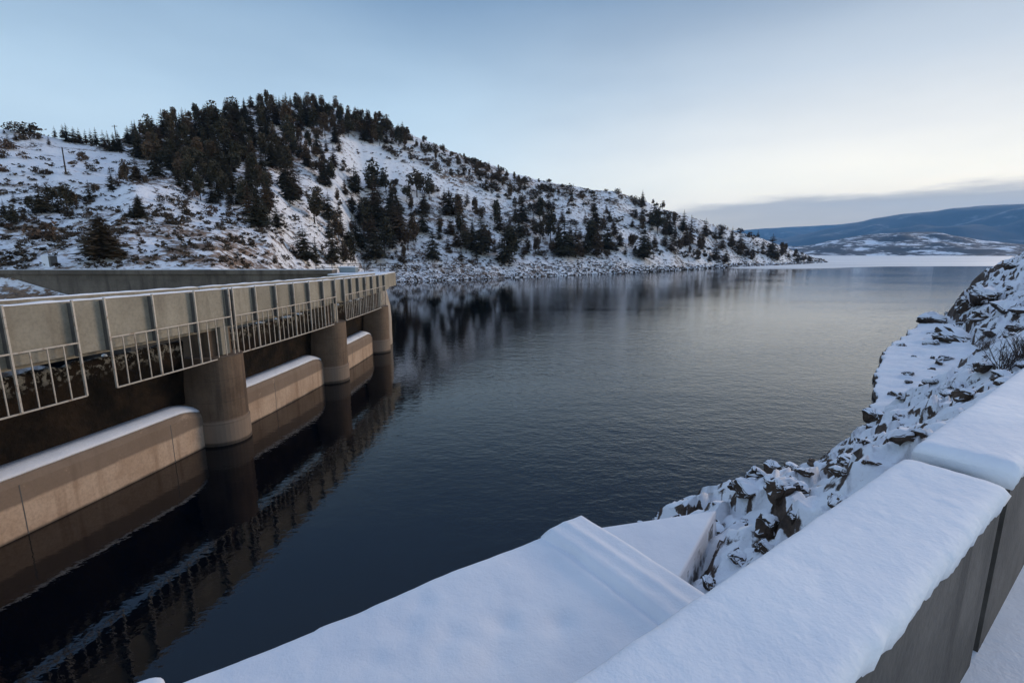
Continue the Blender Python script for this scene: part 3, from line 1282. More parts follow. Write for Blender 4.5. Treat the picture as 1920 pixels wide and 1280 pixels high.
# ------------------------------------------------------------------ snow covered slabs of the near abutment
def slab(name, poly, ztop, zlow, label, cat, th=0.10, group=None, seed=0):
    c = Vector((sum(p[0] for p in poly) / len(poly), sum(p[1] for p in poly) / len(poly), zlow))
    root = thing(name, c, label, cat, group)
    bm = bmesh.new()
    prism(bm, poly, zlow, ztop - th)
    for v_ in bm.verts:
        if v_.co.z < zlow + 0.01 and (v_.co.xy - Vector(poly[1])).length < 0.01:
            v_.co += BD * 1.5
        if v_.co.z < zlow + 0.01 and (v_.co.xy - Vector(poly[2])).length < 0.01:
            v_.co += BD * 1.9
    obj('slab_block', bm, DUSTED, root)
    bm = bmesh.new()
    # snow as a soft finely divided sheet with rounded rim
    f_ = bm.faces.new([bm.verts.new((x, y, ztop)) for x, y in poly])
    bmesh.ops.recalc_face_normals(bm, faces=bm.faces)
    if f_.normal.z < 0:
        f_.normal_flip()
    r = bmesh.ops.extrude_face_region(bm, geom=[f_])
    vs = [e for e in r['geom'] if isinstance(e, bmesh.types.BMVert)]
    bmesh.ops.translate(bm, verts=vs, vec=(0, 0, -th + 0.003))
    ed = [e for e in bm.edges if all(abs(v_.co.z - ztop) < 1e-4 for v_ in e.verts)]
    bmesh.ops.bevel(bm, geom=ed, offset=0.03, segments=3, profile=0.5, affect='EDGES')
    o = obj('snow_cover', bm, SNOW, root, False)
    return root, o


def P2(px, py, z):
    p = at_z(px, py, z)
    return (p.x, p.y)


def sxy(s, n):
    p = sn(s, n)
    return (p.x, p.y)


K1 = 2.5
ZS = CAMZ - K1
A_ = at_z(1090, 968, ZS)
sA, nA = A_.dot(BD), A_.dot(BN)
st = at_z(1005, 1003, ZS)
sS = st.dot(BD)
nS = st.dot(BN)
nt = at_z(592, 1168, ZS)
sN = nt.dot(BD)
nN = nt.dot(BN)


def snow_top(name, s0, s1, n0, n1f, z, lab, seed, th=0.12, zlow=-2.0, extra=None):
    """slab with a heightfield snow blanket"""
    c = sn((s0 + s1) / 2, (n0 + nA) / 2, zlow)
    root = thing(name, c, lab, 'slab', 'snow covered slabs of the near abutment')
    bm = bmesh.new()
    N = 260 if s0 < -3 else 60
    Mj = 60
    rows = []
    for i in range(N + 1):
        s = s0 + (s1 - s0) * i / N
        n1 = n1f(s)
        row = []
        for j in range(Mj + 1):
            t = j / Mj
            n = n0 + (n1 - n0) * t
            d = min((1 - t) * (n1 - n0), (s1 - s) if s1 > sS + 0.2 else 9, (s1 - s) + 9 if False else 9)
            e = min(1, max(0, d) / 0.09)
            zz = z - 0.05 * (1 - e) ** 2
            if s0 > -3:
                zz -= 0.06 * max(0.0, 1 - (s - s0) / 0.16) ** 1.5
            zz += 0.022 * fbm(s * 0.9, n * 0.9, seed, 4) + 0.004 * fbm(s * 7, n * 7, seed, 3)
            if extra:
                zz += extra(s, n) * e
            row.append(bm.verts.new(sn(s, n, zz)))
        rows.append(row)
    low = [[bm.verts.new(sn(s0 + (s1 - s0) * i / N, n_, z - th)) for n_ in (n0, n1f(s0 + (s1 - s0) * i / N))] for i in range(N + 1)]
    for a, b in zip(rows, rows[1:]):
        for j in range(Mj):
            bm.faces.new((a[j], a[j + 1], b[j + 1], b[j]))
    for i in range(N):
        bm.faces.new((rows[i][-1], low[i][1], low[i + 1][1], rows[i + 1][-1]))
    for i in (0, N):
        bm.faces.new(rows[i] + [low[i][1], low[i][0]])
    obj('snow_cover', bm, SNOW, root, True)
    bm = bmesh.new()
    poly = []
    ss = [s0 + (s1 - s0) * i / 20 for i in range(21)]
    poly = [sxy(s, n1f(s) - 0.02) for s in ss] + [sxy(s1 - 0.02, n0), sxy(s0, n0)]
    poly[20] = sxy(s1 - 0.02, n1f(s1) - 0.02)
    prism(bm, poly, zlow, z - th * 0.6)
    obj('slab_block', bm, BARRIER, root)
    return root


def dents(pts):
    def f(s, n):
        h = 0
        for a, b, r, d in pts:
            q = ((s - a) ** 2 + (n - b) ** 2) / (r * r)
            if q < 4:
                h -= 0.8 * d * math.exp(-q)
        return h
    return f


fp = []
for px, py, r, d in [(1050, 1165, .10, .035), (940, 1165, .10, .03), (790, 1130, .08, .02), (760, 1185, .11, .02), (845, 1190, .08, .02), (820, 1225, .08, .018), (700, 1240, .1, .02), (935, 1225, .1, .02)]:
    q = at_z(px, py, ZS)
    fp.append((q.dot(BD), q.dot(BN), r, d))


q0, q1 = at_z(586, 1173, ZS), at_z(310, 1281, ZS)
sL0, nL0, sL1, nL1 = q0.dot(BD), q0.dot(BN), q1.dot(BD), q1.dot(BN)
print('slab edge', sN, nN, sL0, nL0, sL1, nL1)


def main_edge(s):
    k = nN if s > sN else nL1 + (nL0 - nL1) * (s - sL1) / (sL0 - sL1)
    return k + 0.012 * noise.noise(Vector((s * 3, 2, 0))) + (nS - nN) * max(0, (s - sN) / (sS - sN))


dfun = dents(fp)


def drift(s, n):
    k = max(0.0, 1 - abs(s - (sS - 0.02)) / 0.16)
    return dfun(s, n) + 0.035 * k * k * min(1, max(0, (n1_ - n) / 0.5)) if True else 0


n1_ = nS
snow_top('abutment_slab', -7.5, sS + 0.10, 0.62, main_edge, ZS, 'broad flat snow covered slab at the bottom of the picture', 3, extra=drift)
rid = sA - 0.32


def ridge(s, n):
    return 0.014 * math.exp(-((s - (sA - 0.26)) / 0.05) ** 2) + 0.012 * math.exp(-((s - (sS + 0.10)) / 0.05) ** 2) - 0.035 * math.exp(-((s - (sS + 0.05)) / 0.035) ** 2) * math.exp(-((n - (nA - 0.45)) / 0.13) ** 2)


snow_top('end_slab', sS + 0.004, sA, 0.62, lambda s: nA + 0.004 * noise.noise(Vector((s * 3, 9, 0))), ZS + 0.055, 'narrow raised snow covered slab ending in a sharp corner over the water', 5, extra=ridge)
# lower wing slab
ZW = CAMZ - 3.15
wp = [P2(1120, 988, ZW), P2(1343, 955, ZW), P2(1275, 1082, ZW), P2(1180, 1180, ZW), P2(1040, 1060, ZW)]
root, _o = slab('wing_slab', wp, ZW, -2.0, 'lower snow covered wing slab tucked behind the raised end slab, beside the rocks', 'slab', 0.12, 'snow covered slabs of the near abutment')
# small snow lump by the lower left edge of the slab
p = at_z(252, 1304, ZS - 0.1)
bm = bmesh.new()
bmesh.ops.create_icosphere(bm, subdivisions=3, radius=1, matrix=Matrix.Translation(p) @ Matrix.Rotation(R(35), 4, 'Z') @ Matrix.Diagonal((0.15, 0.09, 0.045, 1)))
for v_ in bm.verts:
    v_.co += v_.co.normalized() * 0.02 * noise.noise(v_.co * 6)
rt = thing('bracket', p + Vector((0, 0, -0.1)), 'small snow topped bracket poking out at the bottom edge left of the slab', 'bracket')
obj('snow_cap', bm, SNOW, rt, True)
bm = bmesh.new()
c = Vector((p.x, p.y, 0))
q = sn(p.dot(BD), main_edge(p.dot(BD)) - 0.1, 0)
dr_ = (q - c)
ln = max(0.3, dr_.length)
Mb = Matrix.Translation((p.x, p.y, p.z - 0.09)) @ Matrix.Rotation(math.atan2(dr_.y, dr_.x), 4, 'Z')
box(bm, (-0.1, -0.06, -0.08), (ln, 0.06, 0.05), Mb)
obj('bracket_arm', bm, BARRIER, rt)


# ------------------------------------------------------------------ boulders on the bank
def rock_bm(seed, flat=0.7):
    r_ = random.Random(seed)
    bm = bmesh.new()
    pts = []
    for i in range(r_.randint(11, 15)):
        v_ = Vector((r_.gauss(0, 1), r_.gauss(0, 1), r_.gauss(0, 1))).normalized()
        v_ = Vector((v_.x * r_.uniform(.75, 1.1), v_.y * r_.uniform(.6, .95), v_.z * flat * r_.uniform(.8, 1.1)))
        pts.append(bm.verts.new(v_))
    bmesh.ops.convex_hull(bm, input=bm.verts)
    bmesh.ops.delete(bm, geom=[v_ for v_ in bm.verts if not v_.link_faces], context='VERTS')
    bmesh.ops.bevel(bm, geom=list(bm.edges), offset=0.06, segments=1, affect='EDGES')
    bmesh.ops.triangulate(bm, faces=bm.faces)
    bmesh.ops.subdivide_edges(bm, edges=bm.edges, cuts=3, use_grid_fill=True)
    for v_ in bm.verts:
        q_ = noise.cell_vector(v_.co * 1.9 + Vector((seed * 3.1, 0, 0)))
        v_.co += (q_ - Vector((.5, .5, .5))) * 0.22 + v_.co.normalized() * 0.06 * noise.noise(v_.co * 13)
        v_.co += v_.co.normalized() * (0.10 * noise.noise(v_.co * 2.3 + Vector((seed, 0, 0))) + 0.05 * noise.noise(v_.co * 6 + Vector((0, seed, 0))))
    bmesh.ops.recalc_face_normals(bm, faces=bm.faces)
    return bm


def cap_bm(src, lim=0.55, th=0.10):
    bm = src.copy()
    bm.normal_update()
    kill = [f for f in bm.faces if f.normal.z < lim]
    bmesh.ops.delete(bm, geom=kill, context='FACES')
    bm.normal_update()
    bd = {v_ for e in bm.edges if e.is_boundary for v_ in e.verts}
    for v_ in bm.verts:
        k = 0.0 if v_ in bd else 1.0
        v_.co += Vector((0, 0, 0.015 + th * k))
    return bm


ROCKP = []
for k in range(7):
    b = rock_bm(k + 3, 0.55 + 0.07 * k)
    cb = cap_bm(b)
    me1 = bpy.data.meshes.new('rock')
    b.to_mesh(me1)
    b.free()
    me1.materials.append(ROCK)
    me2 = bpy.data.meshes.new('snow_cap')
    cb.to_mesh(me2)
    cb.free()
    for f in me2.polygons:
        f.use_smooth = True
    me2.materials.append(SNOW)
    ROCKP.append((me1, me2))


def bank_hit(px, py):
    d = ray(px, py)
    t = 2.0
    while t < 160:
        p = Vector((0, 0, CAMZ)) + d * t
        s, n = p.dot(BD), p.dot(BN)
        if n > 0.7 and s > 1.9 and p.z < bank_z(s, n):
            return p, t
        t += 0.02 + t * 0.002
    return None, None


# photo pixel of the centre, width in photo pixels, height factor, description
BOULD = [
    (1747, 597, 34, 1.0, 'squat brown boulder at the foot of the outcrop by the water'), (1811, 568, 28, 1.5, 'upright dark boulder standing on the skyline of the right bank'),
    (1853, 549, 62, 1.0, 'longest dark slab of rock slanting along the right skyline'), (1880, 571, 54, 1.1, 'reddish brown block above the snow gully near the right edge'),
    (1894, 496, 26, 1.0, 'small dark rock at the top of the right skyline'), (1837, 593, 34, 1.2, 'dark rock below the upright skyline boulder'),
    (1794, 624, 58, 0.8, 'long broken ledge of brown rock above the snowy ledge'), (1776, 668, 38, 0.6, 'thin dark ledge showing under snow in mid bank'),
    (1744, 709, 36, 0.7, 'dark rock with a pointed snow cap in mid bank'), (1703, 714, 22, 0.7, 'small dark stone on the smooth snowy ledge'),
    (1770, 724, 28, 0.9, 'dark rock left of the long shadowed ledge'), (1808, 734, 60, 0.7, 'wide dark ledge of rock with shadow under it near the wall'),
    (1846, 683, 58, 0.6, 'flat reddish slab of rock beside the bare shrub'), (1906, 612, 34, 1.0, 'brown rock at the right edge above the bare shrub'),
    (1912, 581, 26, 1.0, 'brown rock at the right edge under the skyline'), (1688, 742, 22, 0.8, 'small dark stone at the near end of the snowy ledge'),
    (1621, 752, 14, 1.5, 'small dark stone standing at the waterline'), (1642, 776, 78, 0.6, 'broad dark rock ledge by the water below the snowy ledge'),
    (1608, 781, 20, 0.9, 'dark stone at the water end of the broad ledge'), (1540, 826, 42, 1.1, 'square dark boulder at the water edge with a flat snow top'),
    (1523, 863, 32, 0.7, 'low dark rock under the square waterside boulder'), (1694, 800, 24, 1.4, 'dark upright rock left of its twin near the wall'),
    (1726, 805, 34, 1.3, 'larger upright dark rock near the wall'), (1664, 822, 14, 1.4, 'narrow dark rock poking through smooth snow'),
    (1634, 863, 42, 0.5, 'thin dark slab showing in the snow above the joint'), (1441, 909, 22, 1.2, 'dark rock on the waterside crest of snow'),
    (1438, 976, 60, 1.2, 'big dark brown rock face half way down the near bank'), (1434, 1018, 44, 1.1, 'dark brown rock below the big rock face'),
    (1487, 961, 28, 1.3, 'dark rock right of the big rock face'), (1384, 1038, 48, 1.0, 'dark brown rock beside the wing slab'),
    (1329, 1090, 46, 0.9, 'reddish brown rock in the gap between the slabs and the wall'), (1395, 970, 18, 0.8, 'small dark stone above the wing slab'),
    (1371, 956, 16, 0.8, 'little dark stone at the tip of the wing slab'), (1340, 943, 14, 0.7, 'tiny dark stone at the waterline beside the wing slab'),
    (1485, 905, 16, 0.8, 'small stone on the near snow crest'), (1640, 818, 12, 0.8, 'tiny stone in smooth snow'),
    (1585, 858, 16, 0.7, 'small stone in the snow between two dark ledges'), (1745, 640, 22, 0.7, 'low stone at the back of the snowy ledge'),
    (1866, 620, 34, 0.8, 'dark rock in the gully left of the bare shrub'), (1836, 655, 18, 0.7, 'small dark stone above the flat reddish slab'),
]
NB = 0


def boulder(p, w_, hk, lab, grp, k, rz):
    root = thing('boulder', p, lab, 'boulder', grp, rz)
    root.scale = (w_, w_, w_ * hk)
    for nm, me in zip(('rock', 'snow_cap'), ROCKP[k]):
        o = bpy.data.objects.new(nm, me)
        o.parent = root
        col.objects.link(o)
    return root


for px, py, wpx, hk, lab in BOULD:
    p, t = bank_hit(px, py + wpx * 0.25 * hk)
    if p is None:
        continue
    w_ = wpx * t / FPX * (0.85 if px > 1735 and py < 650 else 0.52) / math.hypot(1, (px - 960) / FPX) ** 0.5
    boulder(p + Vector((0, 0, w_ * hk * 0.12)), w_, hk, lab, 'boulders on the snowy bank', rnd.randrange(7), rnd.random() * 6.3)
    NB += 1
# lesser stones breaking the snow
for i in range(270):
    s = 4.5 + 75 * rnd.random() ** 1.6
    ns = lerp(NS, s)
    n = 0.95 + (ns - 0.7) * rnd.random() ** 0.8
    if n > ns + 0.1:
        continue
    if lerp(LEDGE, s) > 0.1 and (ns - n) / ns < lerp(LEDGE, s) and rnd.random() < 0.75:
        continue
    w_ = rnd.uniform(0.10, 0.27) * (1 + s * 0.018)
    boulder(sn(s, n, bank_z(s, n) + w_ * 0.1), w_, rnd.uniform(.6, 1.1), 'small snow capped stone breaking through the snow of the right bank', 'small stones in the bank snow', rnd.randrange(7), rnd.random() * 6.3)


# bare shrub near the right edge
def twig_shrub(p, h, lab, seed, n=26):
    r_ = random.Random(seed)
    root = thing('bare_shrub', p, lab, 'shrub')
    for g_ in range(1):
        bm = bmesh.new()
        for i in range(n):
            a = r_.random() * 6.28
            lean = r_.uniform(0.15, 0.9)
            d = Vector((math.cos(a) * lean, math.sin(a) * lean, 1)).normalized()
            L = h * r_.uniform(0.6, 1.1)
            p0 = p + Vector((r_.gauss(0, .1), r_.gauss(0, .1), -0.05))
            pts = [p0, p0 + d * L * .4, p0 + d * L * .75 + Vector((r_.gauss(0, .05), r_.gauss(0, .05), 0)) * h, p0 + d * L + Vector((r_.gauss(0, .09), r_.gauss(0, .09), -0.02)) * h]
            tube(bm, pts, [0.014 * h, 0.010 * h, 0.007 * h, 0.003 * h], 4)
            for b_ in range(5):
                k = r_.uniform(.3, .95)
                q = p0 + d * L * k
                e = (d + Vector((r_.gauss(0, .6), r_.gauss(0, .6), r_.gauss(0, .3)))).normalized()
                tube(bm, [q, q + e * L * 0.16, q + e * L * 0.30 + Vector((0, 0, .02))], [0.007 * h, 0.005 * h, 0.002 * h], 3)
        obj('stems', bm, TWIG, root)
    return root


for px, py, hp, lab, sd_ in [(1885, 690, 75, 'bare twiggy shrub beside the barrier at the right edge', 1), (1915, 668, 70, 'bare reddish shrub cut by the right edge of the picture', 2), (1845, 655, 40, 'thin bare shrub on the snow left of the twiggy shrub', 3)]:
    p, t = bank_hit(px, py)
    if p:
        twig_shrub(p, 0.75 * hp * t / FPX, lab, sd_)


# ------------------------------------------------------------------ trees
def conifer_bm(seed, slim=0.17, ragged=0.3, levels=17, pw=0.85):
    r_ = random.Random(seed)
    bm = bmesh.new()
    for L in range(levels):
        k = (L + r_.uniform(-.25, .25)) / levels
        z = 0.10 + 0.88 * k
        rad = slim * (1 - k) ** pw * (0.75 if k < 0.06 else 1.0) + 0.012
        nb = int(6 + 5 * (1 - k))
        a0 = r_.random() * 6.28
        for b_ in range(nb):
            if r_.random() < ragged * 0.35:
                continue
            a = a0 + 6.28 * b_ / nb + r_.uniform(-.3, .3)
            rr = rad * r_.uniform(1 - ragged, 1 + ragged * 0.7)
            d = Vector((math.cos(a), math.sin(a), 0))
            sd_ = Vector((-d.y, d.x, 0))
            up = r_.uniform(0.2, 0.55) if k > 0.6 else r_.uniform(-0.25, 0.25)
            base_ = Vector((0, 0, z))
            for seg in range(3):
                t0 = 0.10 + 0.3 * seg
                c = base_ + d * rr * (t0 + 0.18) + Vector((0, 0, rr * (t0 + .15) * up - rr * 0.35 * (t0 + .15) ** 2))
                ln = rr * r_.uniform(.30, .48)
                wd = rr * r_.uniform(.20, .34) * (1.15 - 0.25 * seg)
                dr = r_.uniform(-.25, .10)
                v1 = bm.verts.new(c - d * ln * .5 + Vector((0, 0, ln * .2)))
                v2 = bm.verts.new(c + sd_ * wd + Vector((0, 0, dr * wd - 0.2 * wd)))
                v3 = bm.verts.new(c + d * ln + Vector((0, 0, dr * ln)))
                v4 = bm.verts.new(c - sd_ * wd + Vector((0, 0, dr * wd - 0.2 * wd)))
                bm.faces.new((v1, v2, v3))
                bm.faces.new((v1, v3, v4))
                v5 = bm.verts.new(c + d * ln * .4 + Vector((0, 0, -wd * r_.uniform(.5, .95))))
                bm.faces.new((v2, v5, v4))
    v1 = [bm.verts.new((0.011 * math.cos(q), 0.011 * math.sin(q), 0.93)) for q in (0, 2.1, 4.2)]
    tp = bm.verts.new((0, 0, 1.03))
    for i in range(3):
        bm.faces.new((v1[i], v1[(i + 1) % 3], tp))
    return bm


def leafy_bm(seed, n, rx, zc, rz, leaf, clumps=9):
    r_ = random.Random(seed)
    bm = bmesh.new()
    cs = []
    for i in range(clumps):
        v_ = Vector((r_.gauss(0, 1), r_.gauss(0, 1), r_.gauss(0, 1))).normalized() * r_.uniform(.35, .8)
        cs.append((Vector((v_.x * rx, v_.y * rx, zc + v_.z * rz)), r_.uniform(.32, .6)))
    for i in range(n):
        c, q = r_.choice(cs)
        v_ = Vector((r_.gauss(0, 1), r_.gauss(0, 1), r_.gauss(0, 1))).normalized() * r_.random() ** .4 * q
        p = c + Vector((v_.x * rx, v_.y * rx, v_.z * rz))
        if p.z < 0.02:
            p.z = 0.02 + r_.random() * .05
        a = Vector((r_.gauss(0, 1), r_.gauss(0, 1), r_.gauss(0, .7))).normalized() * leaf * r_.uniform(.6, 1.3)
        b_ = Vector((r_.gauss(0, 1), r_.gauss(0, 1), r_.gauss(0, .7))).normalized() * leaf * r_.uniform(.5, 1)
        bm.faces.new([bm.verts.new(p - a), bm.verts.new(p + b_), bm.verts.new(p + a * .8)])
        bm.faces.new([bm.verts.new(p + a * .8), bm.verts.new(p - b_), bm.verts.new(p - a)])
    return bm


def to_mesh(name, bm, mat):
    me = bpy.data.meshes.new(name)
    bm.to_mesh(me)
    bm.free()
    me.materials.append(mat)
    return me


FIR = [to_mesh('crown', conifer_bm(10 + k, (0.19, 0.22, 0.26, 0.29, 0.21, 0.32)[k], (0.3, 0.4, 0.45, 0.35, 0.55, 0.5)[k]), NEEDLES) for k in range(6)]
LONE = to_mesh('crown', conifer_bm(77, 0.30, 0.25, 30, 0.75), NEEDLES)
PINE = [to_mesh('crown', leafy_bm(60 + k, 760, (0.25, 0.31, 0.22)[k], 0.56, 0.44, 0.048, 15), NEEDLES) for k in range(3)]
bm = bmesh.new()
tube(bm, [Vector((0, 0, -0.06)), Vector((0.004, 0, 0.4)), Vector((-0.003, 0.003, 0.75)), Vector((0, 0, 0.97))], [0.022, 0.015, 0.009, 0.003], 6)
TRUNK = to_mesh('trunk', bm, BARK)
JUN = [to_mesh('foliage', leafy_bm(90 + k, 260, (0.62, 0.75, 0.5, 0.9)[k], 0.45, 0.5, 0.10, 8), SHRUBM) for k in range(4)]

TREES = []   # px, base py, height px, kind, group key


def T(px, py, h, kind='f', grp='slope', lab=None):
    TREES.append([px, py, h, kind, grp, lab])


for a in [(596, 292, 41), (626, 316, 38), (577, 314, 37), (565, 296, 36), (611, 351, 50), (602, 339, 43), (666, 363, 49), (699, 363, 52), (704, 405, 66), (710, 430, 55), (724, 363, 40), (733, 410, 60),
          (744, 418, 66), (750, 455, 70), (740, 440, 60), (782, 369, 48), (794, 403, 42), (842, 403, 46), (833, 378, 24), (861, 412, 42), (794, 439, 38), (812, 488, 54), (886, 470, 50), (902, 479, 70), (916, 474, 44), (946, 494, 70),
          (960, 490, 60), (980, 442, 30), (967, 415, 36), (937, 433, 42), (931, 339, 20), (955, 372, 28), (912, 360, 32), (590, 418, 56), (617, 409, 48), (571, 488, 61), (593, 491, 48), (626, 494, 68), (644, 488, 50),
          (657, 485, 52), (705, 488, 62), (721, 479, 60), (757, 488, 26), (516, 494, 26), (520, 424, 40), (544, 381, 70), (536, 360, 60), (552, 372, 56), (690, 440, 60), (676, 420, 45), (660, 400, 40), (765, 470, 44), (780, 455, 40), (772, 430, 36), (868, 436, 34), (850, 446, 30), (824, 452, 34), (640, 440, 44), (630, 425, 38), (668, 452, 44), (840, 470, 30), (930, 405, 30), (890, 400, 28), (876, 380, 26), (700, 460, 50)]:
    T(*a, 'f' if rnd.random() < .72 else 'p', 'slope')
for a in [(1204, 388, 34), (1243, 383, 21), (1224, 381, 14), (1013, 399, 38), (1029, 394, 30), (1013, 452, 44), (1032, 449, 52), (1057, 483, 70), (1046, 470, 50), (1079, 483, 60), (1068, 478, 52), (1113, 399, 24), (1116, 427, 44), (1119, 483, 68), (1108, 470, 50), (1138, 470, 46),
          (1097, 420, 24), (1137, 402, 20), (1207, 488, 64), (1232, 439, 48), (1255, 442, 40), (1244, 440, 36), (1191, 411, 26), (1185, 427, 18), (1294, 452, 54), (1285, 463, 42), (1272, 474, 28), (1313, 474, 30), (1322, 446, 33), (1341, 486, 33), (1361, 492, 27), (1330, 490, 18), (1372, 455, 40), (1388, 436, 20),
          (1400, 480, 30), (1410, 480, 30), (1421, 442, 23), (1446, 483, 44), (1466, 480, 27), (1478, 484, 22), (1491, 484, 20), (1505, 488, 14), (979, 418, 54), (966, 468, 54), (988, 476, 44), (1000, 430, 36), (972, 446, 40), (1172, 480, 22), (1160, 462, 20), (1215, 470, 26), (1306, 488, 22), (1352, 440, 22), (1430, 470, 22), (1456, 486, 24), (1384, 478, 26), (1096, 476, 40), (1128, 440, 30), (1150, 430, 24), (1262, 430, 28), (1340, 452, 22), (1520, 490, 10)]:
    T(*a, 'f' if rnd.random() < .75 else 'p', 'right')
T(196, 492, 90, 'F', 'lone', 'lone bushy green fir standing by itself above the retaining wall')
T(263, 414, 46, 'F', 'lone', 'young spiky fir on the open snow above the lone fir')
T(246, 410, 25, 'f', 'lone', 'smaller fir beside the young spiky fir')
T(58, 243, 31, 'f', 'lone', 'pointed tree alone on the skyline at far left')
T(1204, 388, 33, 'f', 'lone', 'taller dark tree on the falling skyline at right')
for a in [(79, 404, 58), (101, 390, 44), (127, 396, 50), (170, 381, 40), (212, 364, 46), (233, 352, 28), (27, 383, 24), (23, 427, 40), (257, 341, 46), (112, 400, 40), (90, 398, 44), (62, 400, 34), (6, 427, 26), (240, 345, 38), (222, 358, 30), (182, 372, 26), (10, 410, 34), (140, 392, 34)]:
    T(*a, 'f' if rnd.random() < .5 else 'p', 'left')
for a in [(104, 252, 28), (127, 266, 40), (140, 266, 30), (150, 268, 30), (162, 268, 36), (172, 272, 30), (182, 275, 43), (196, 278, 34), (205, 281, 48), (215, 282, 36), (224, 282, 40), (92, 271, 18), (17, 279, 28), (30, 262, 20), (8, 250, 20), (120, 262, 30)]:
    T(*a, 'f', 'leftsky')
for a in [(399, 378, 40), (410, 372, 44), (468, 404, 66), (485, 427, 72), (478, 415, 60), (494, 420, 60), (462, 395, 60), (500, 400, 60), (452, 385, 56), (508, 392, 64), (376, 372, 46), (350, 362, 44), (432, 384, 50)]:
    T(*a, 'f', 'stand')


def inpoly(x, y, P_):
    c = False
    for (x0, y0), (x1, y1) in zip(P_, P_[1:] + P_[:1]):
        if (y0 > y) != (y1 > y) and x < (x1 - x0) * (y - y0) / (y1 - y0) + x0:
            c = not c
    return c


def fill(poly, n, hlo, hhi, grp, mind, kindp=.7):
    xs = [p[0] for p in poly]
    ys = [p[1] for p in poly]
    got = []
    tries = 0
    while len(got) < n and tries < 20000:
        tries += 1
        x, y = rnd.uniform(min(xs), max(xs)), rnd.uniform(min(ys), max(ys))
        if not inpoly(x, y, poly):
            continue
        if grp == 'stand' and x > 440 and y > 235 and noise.noise(Vector((x * .03, y * .02, 1))) > 0.12:
            continue
        if any(abs(x - a) < mind and abs(y - b) < mind * 1.1 for a, b in got):
            continue
        got.append((x, y))
        T(x, y, rnd.uniform(hlo, hhi), 'f' if rnd.random() < kindp or (grp == 'stand' and y < 262) else 'p', grp)


STAND = [(238, 262), (250, 245), (300, 238), (400, 214), (500, 200), (562, 197), (556, 240), (548, 300), (530, 350), (505, 398), (450, 380), (400, 368), (340, 352), (290, 330), (262, 300)]
fill(STAND, 165, 36, 60, 'stand', 8.0, .78)
fill([(556, 198), (620, 206), (700, 224), (760, 252), (770, 285), (700, 272), (620, 250), (560, 245)], 74, 24, 40, 'summit', 6, .7)
fill([(560, 235), (640, 250), (640, 300), (590, 330), (560, 320)], 14, 28, 42, 'summit', 11, .6)
fill([(760, 255), (900, 306), (980, 335), (1000, 372), (900, 345), (800, 300)], 34, 12, 24, 'ridge', 9, .25)
fill([(600, 330), (700, 340), (980, 430), (985, 492), (600, 492)], 46, 22, 46, 'slope', 11, .6)
fill([(1000, 385), (1300, 430), (1400, 470), (1000, 485)], 26, 18, 38, 'right', 12, .6)
fill([(1040, 430), (1540, 480), (1540, 490), (1380, 492), (1200, 492), (1040, 486)], 26, 14, 28, 'right', 14, .6)

GROUPS = {
    'slope': ('pines scattered down the open slope', 'dark pine scattered on the open snowy slope facing the lake, right of the dense stand'),
    'right': ('pines on the falling right shoulder of the hill', 'dark pine on the falling right shoulder of the hill above the shore'),
    'left': ('pines on the low snowy ground at left', 'dark pine in the loose line of trees on the snowy ground at left'),
    'leftsky': ('pines along the left skyline', 'dark pine in the row along the skyline left of the dense stand'),
    'stand': ('pines of the dense stand under the summit', 'dark brown-green pine in the dense stand left of the summit'),
    'summit': ('pines along the rounded summit', 'dark pine crowded along the rounded summit of the hill'),
    'ridge': ('low pines on the ridge right of the summit', 'short rounded pine on the ridge falling right of the summit'),
    'lone': (None, None),
}
ENV = [(-50, 236), (0, 238), (58, 214), (62, 232), (104, 226), (160, 232), (205, 233), (240, 222), (270, 212), (300, 205), (350, 200), (400, 186), (470, 172), (500, 166), (512, 176), (560, 174), (610, 177), (650, 190), (700, 205), (720, 208), (760, 230), (800, 250), (850, 274), (900, 296), (960, 316), (1050, 340), (1150, 352), (1185, 366), (1200, 354), (1210, 354), (1222, 370), (1240, 362), (1250, 366), (1262, 386), (1300, 400), (1350, 416), (1400, 430), (1420, 421), (1432, 436), (1446, 440), (1460, 455), (1500, 470), (1545, 487)]
for a in TREES:
    top_ = lerp(ENV, a[0]) + rnd.uniform(-3, 9)
    if a[1] - a[2] < top_:
        a[2] = max(9, 0.92 * a[1] - 0.92 * top_)
for a in TREES:
    if a[3] == 'f' and a[4] in ('stand', 'summit') and rnd.random() < .3:
        a[3] = 'p'
TREES.sort(key=lambda a: -(1000 if a[5] else a[2]))
ORD = 'first second third fourth fifth sixth seventh eighth ninth tenth eleventh twelfth'.split()
REG = {'slope': 'the open slope', 'right': 'the right shoulder', 'left': 'the left snow', 'leftsky': 'the left skyline'}
sub = {}
for a in TREES[:300]:
    if a[5] or a[4] not in REG:
        continue
    g_ = a[4]
    bd_ = 'along' if g_ == 'leftsky' else ('high on' if a[1] < (345 if g_ == 'slope' else 415 if g_ == 'right' else 370) else 'midway up' if a[1] < (405 if g_ == 'slope' else 456 if g_ == 'right' else 398) else 'low on' if a[1] < (458 if g_ == 'slope' else 478 if g_ == 'right' else 500) else 'at the foot of')
    key = ('tall' if a[2] > 48 else 'medium' if a[2] > 30 else 'small', 'spiky' if a[3] in 'fF' else 'rounded', bd_, g_)
    sub.setdefault(key, []).append(a)
for key, ms in sub.items():
    ms.sort(key=lambda a: a[0])
    for i, a in enumerate(ms):
        t_ = '%s %s pine %s %s' % (key[0], key[1], key[2], REG[key[3]])
        if len(ms) > 1:
            t_ += ', ' + (ORD[i] + ' such from the left' if i < 12 else 'among the last such at right')
        a[5] = t_
stuff = bmesh.new()
nt_ = 0
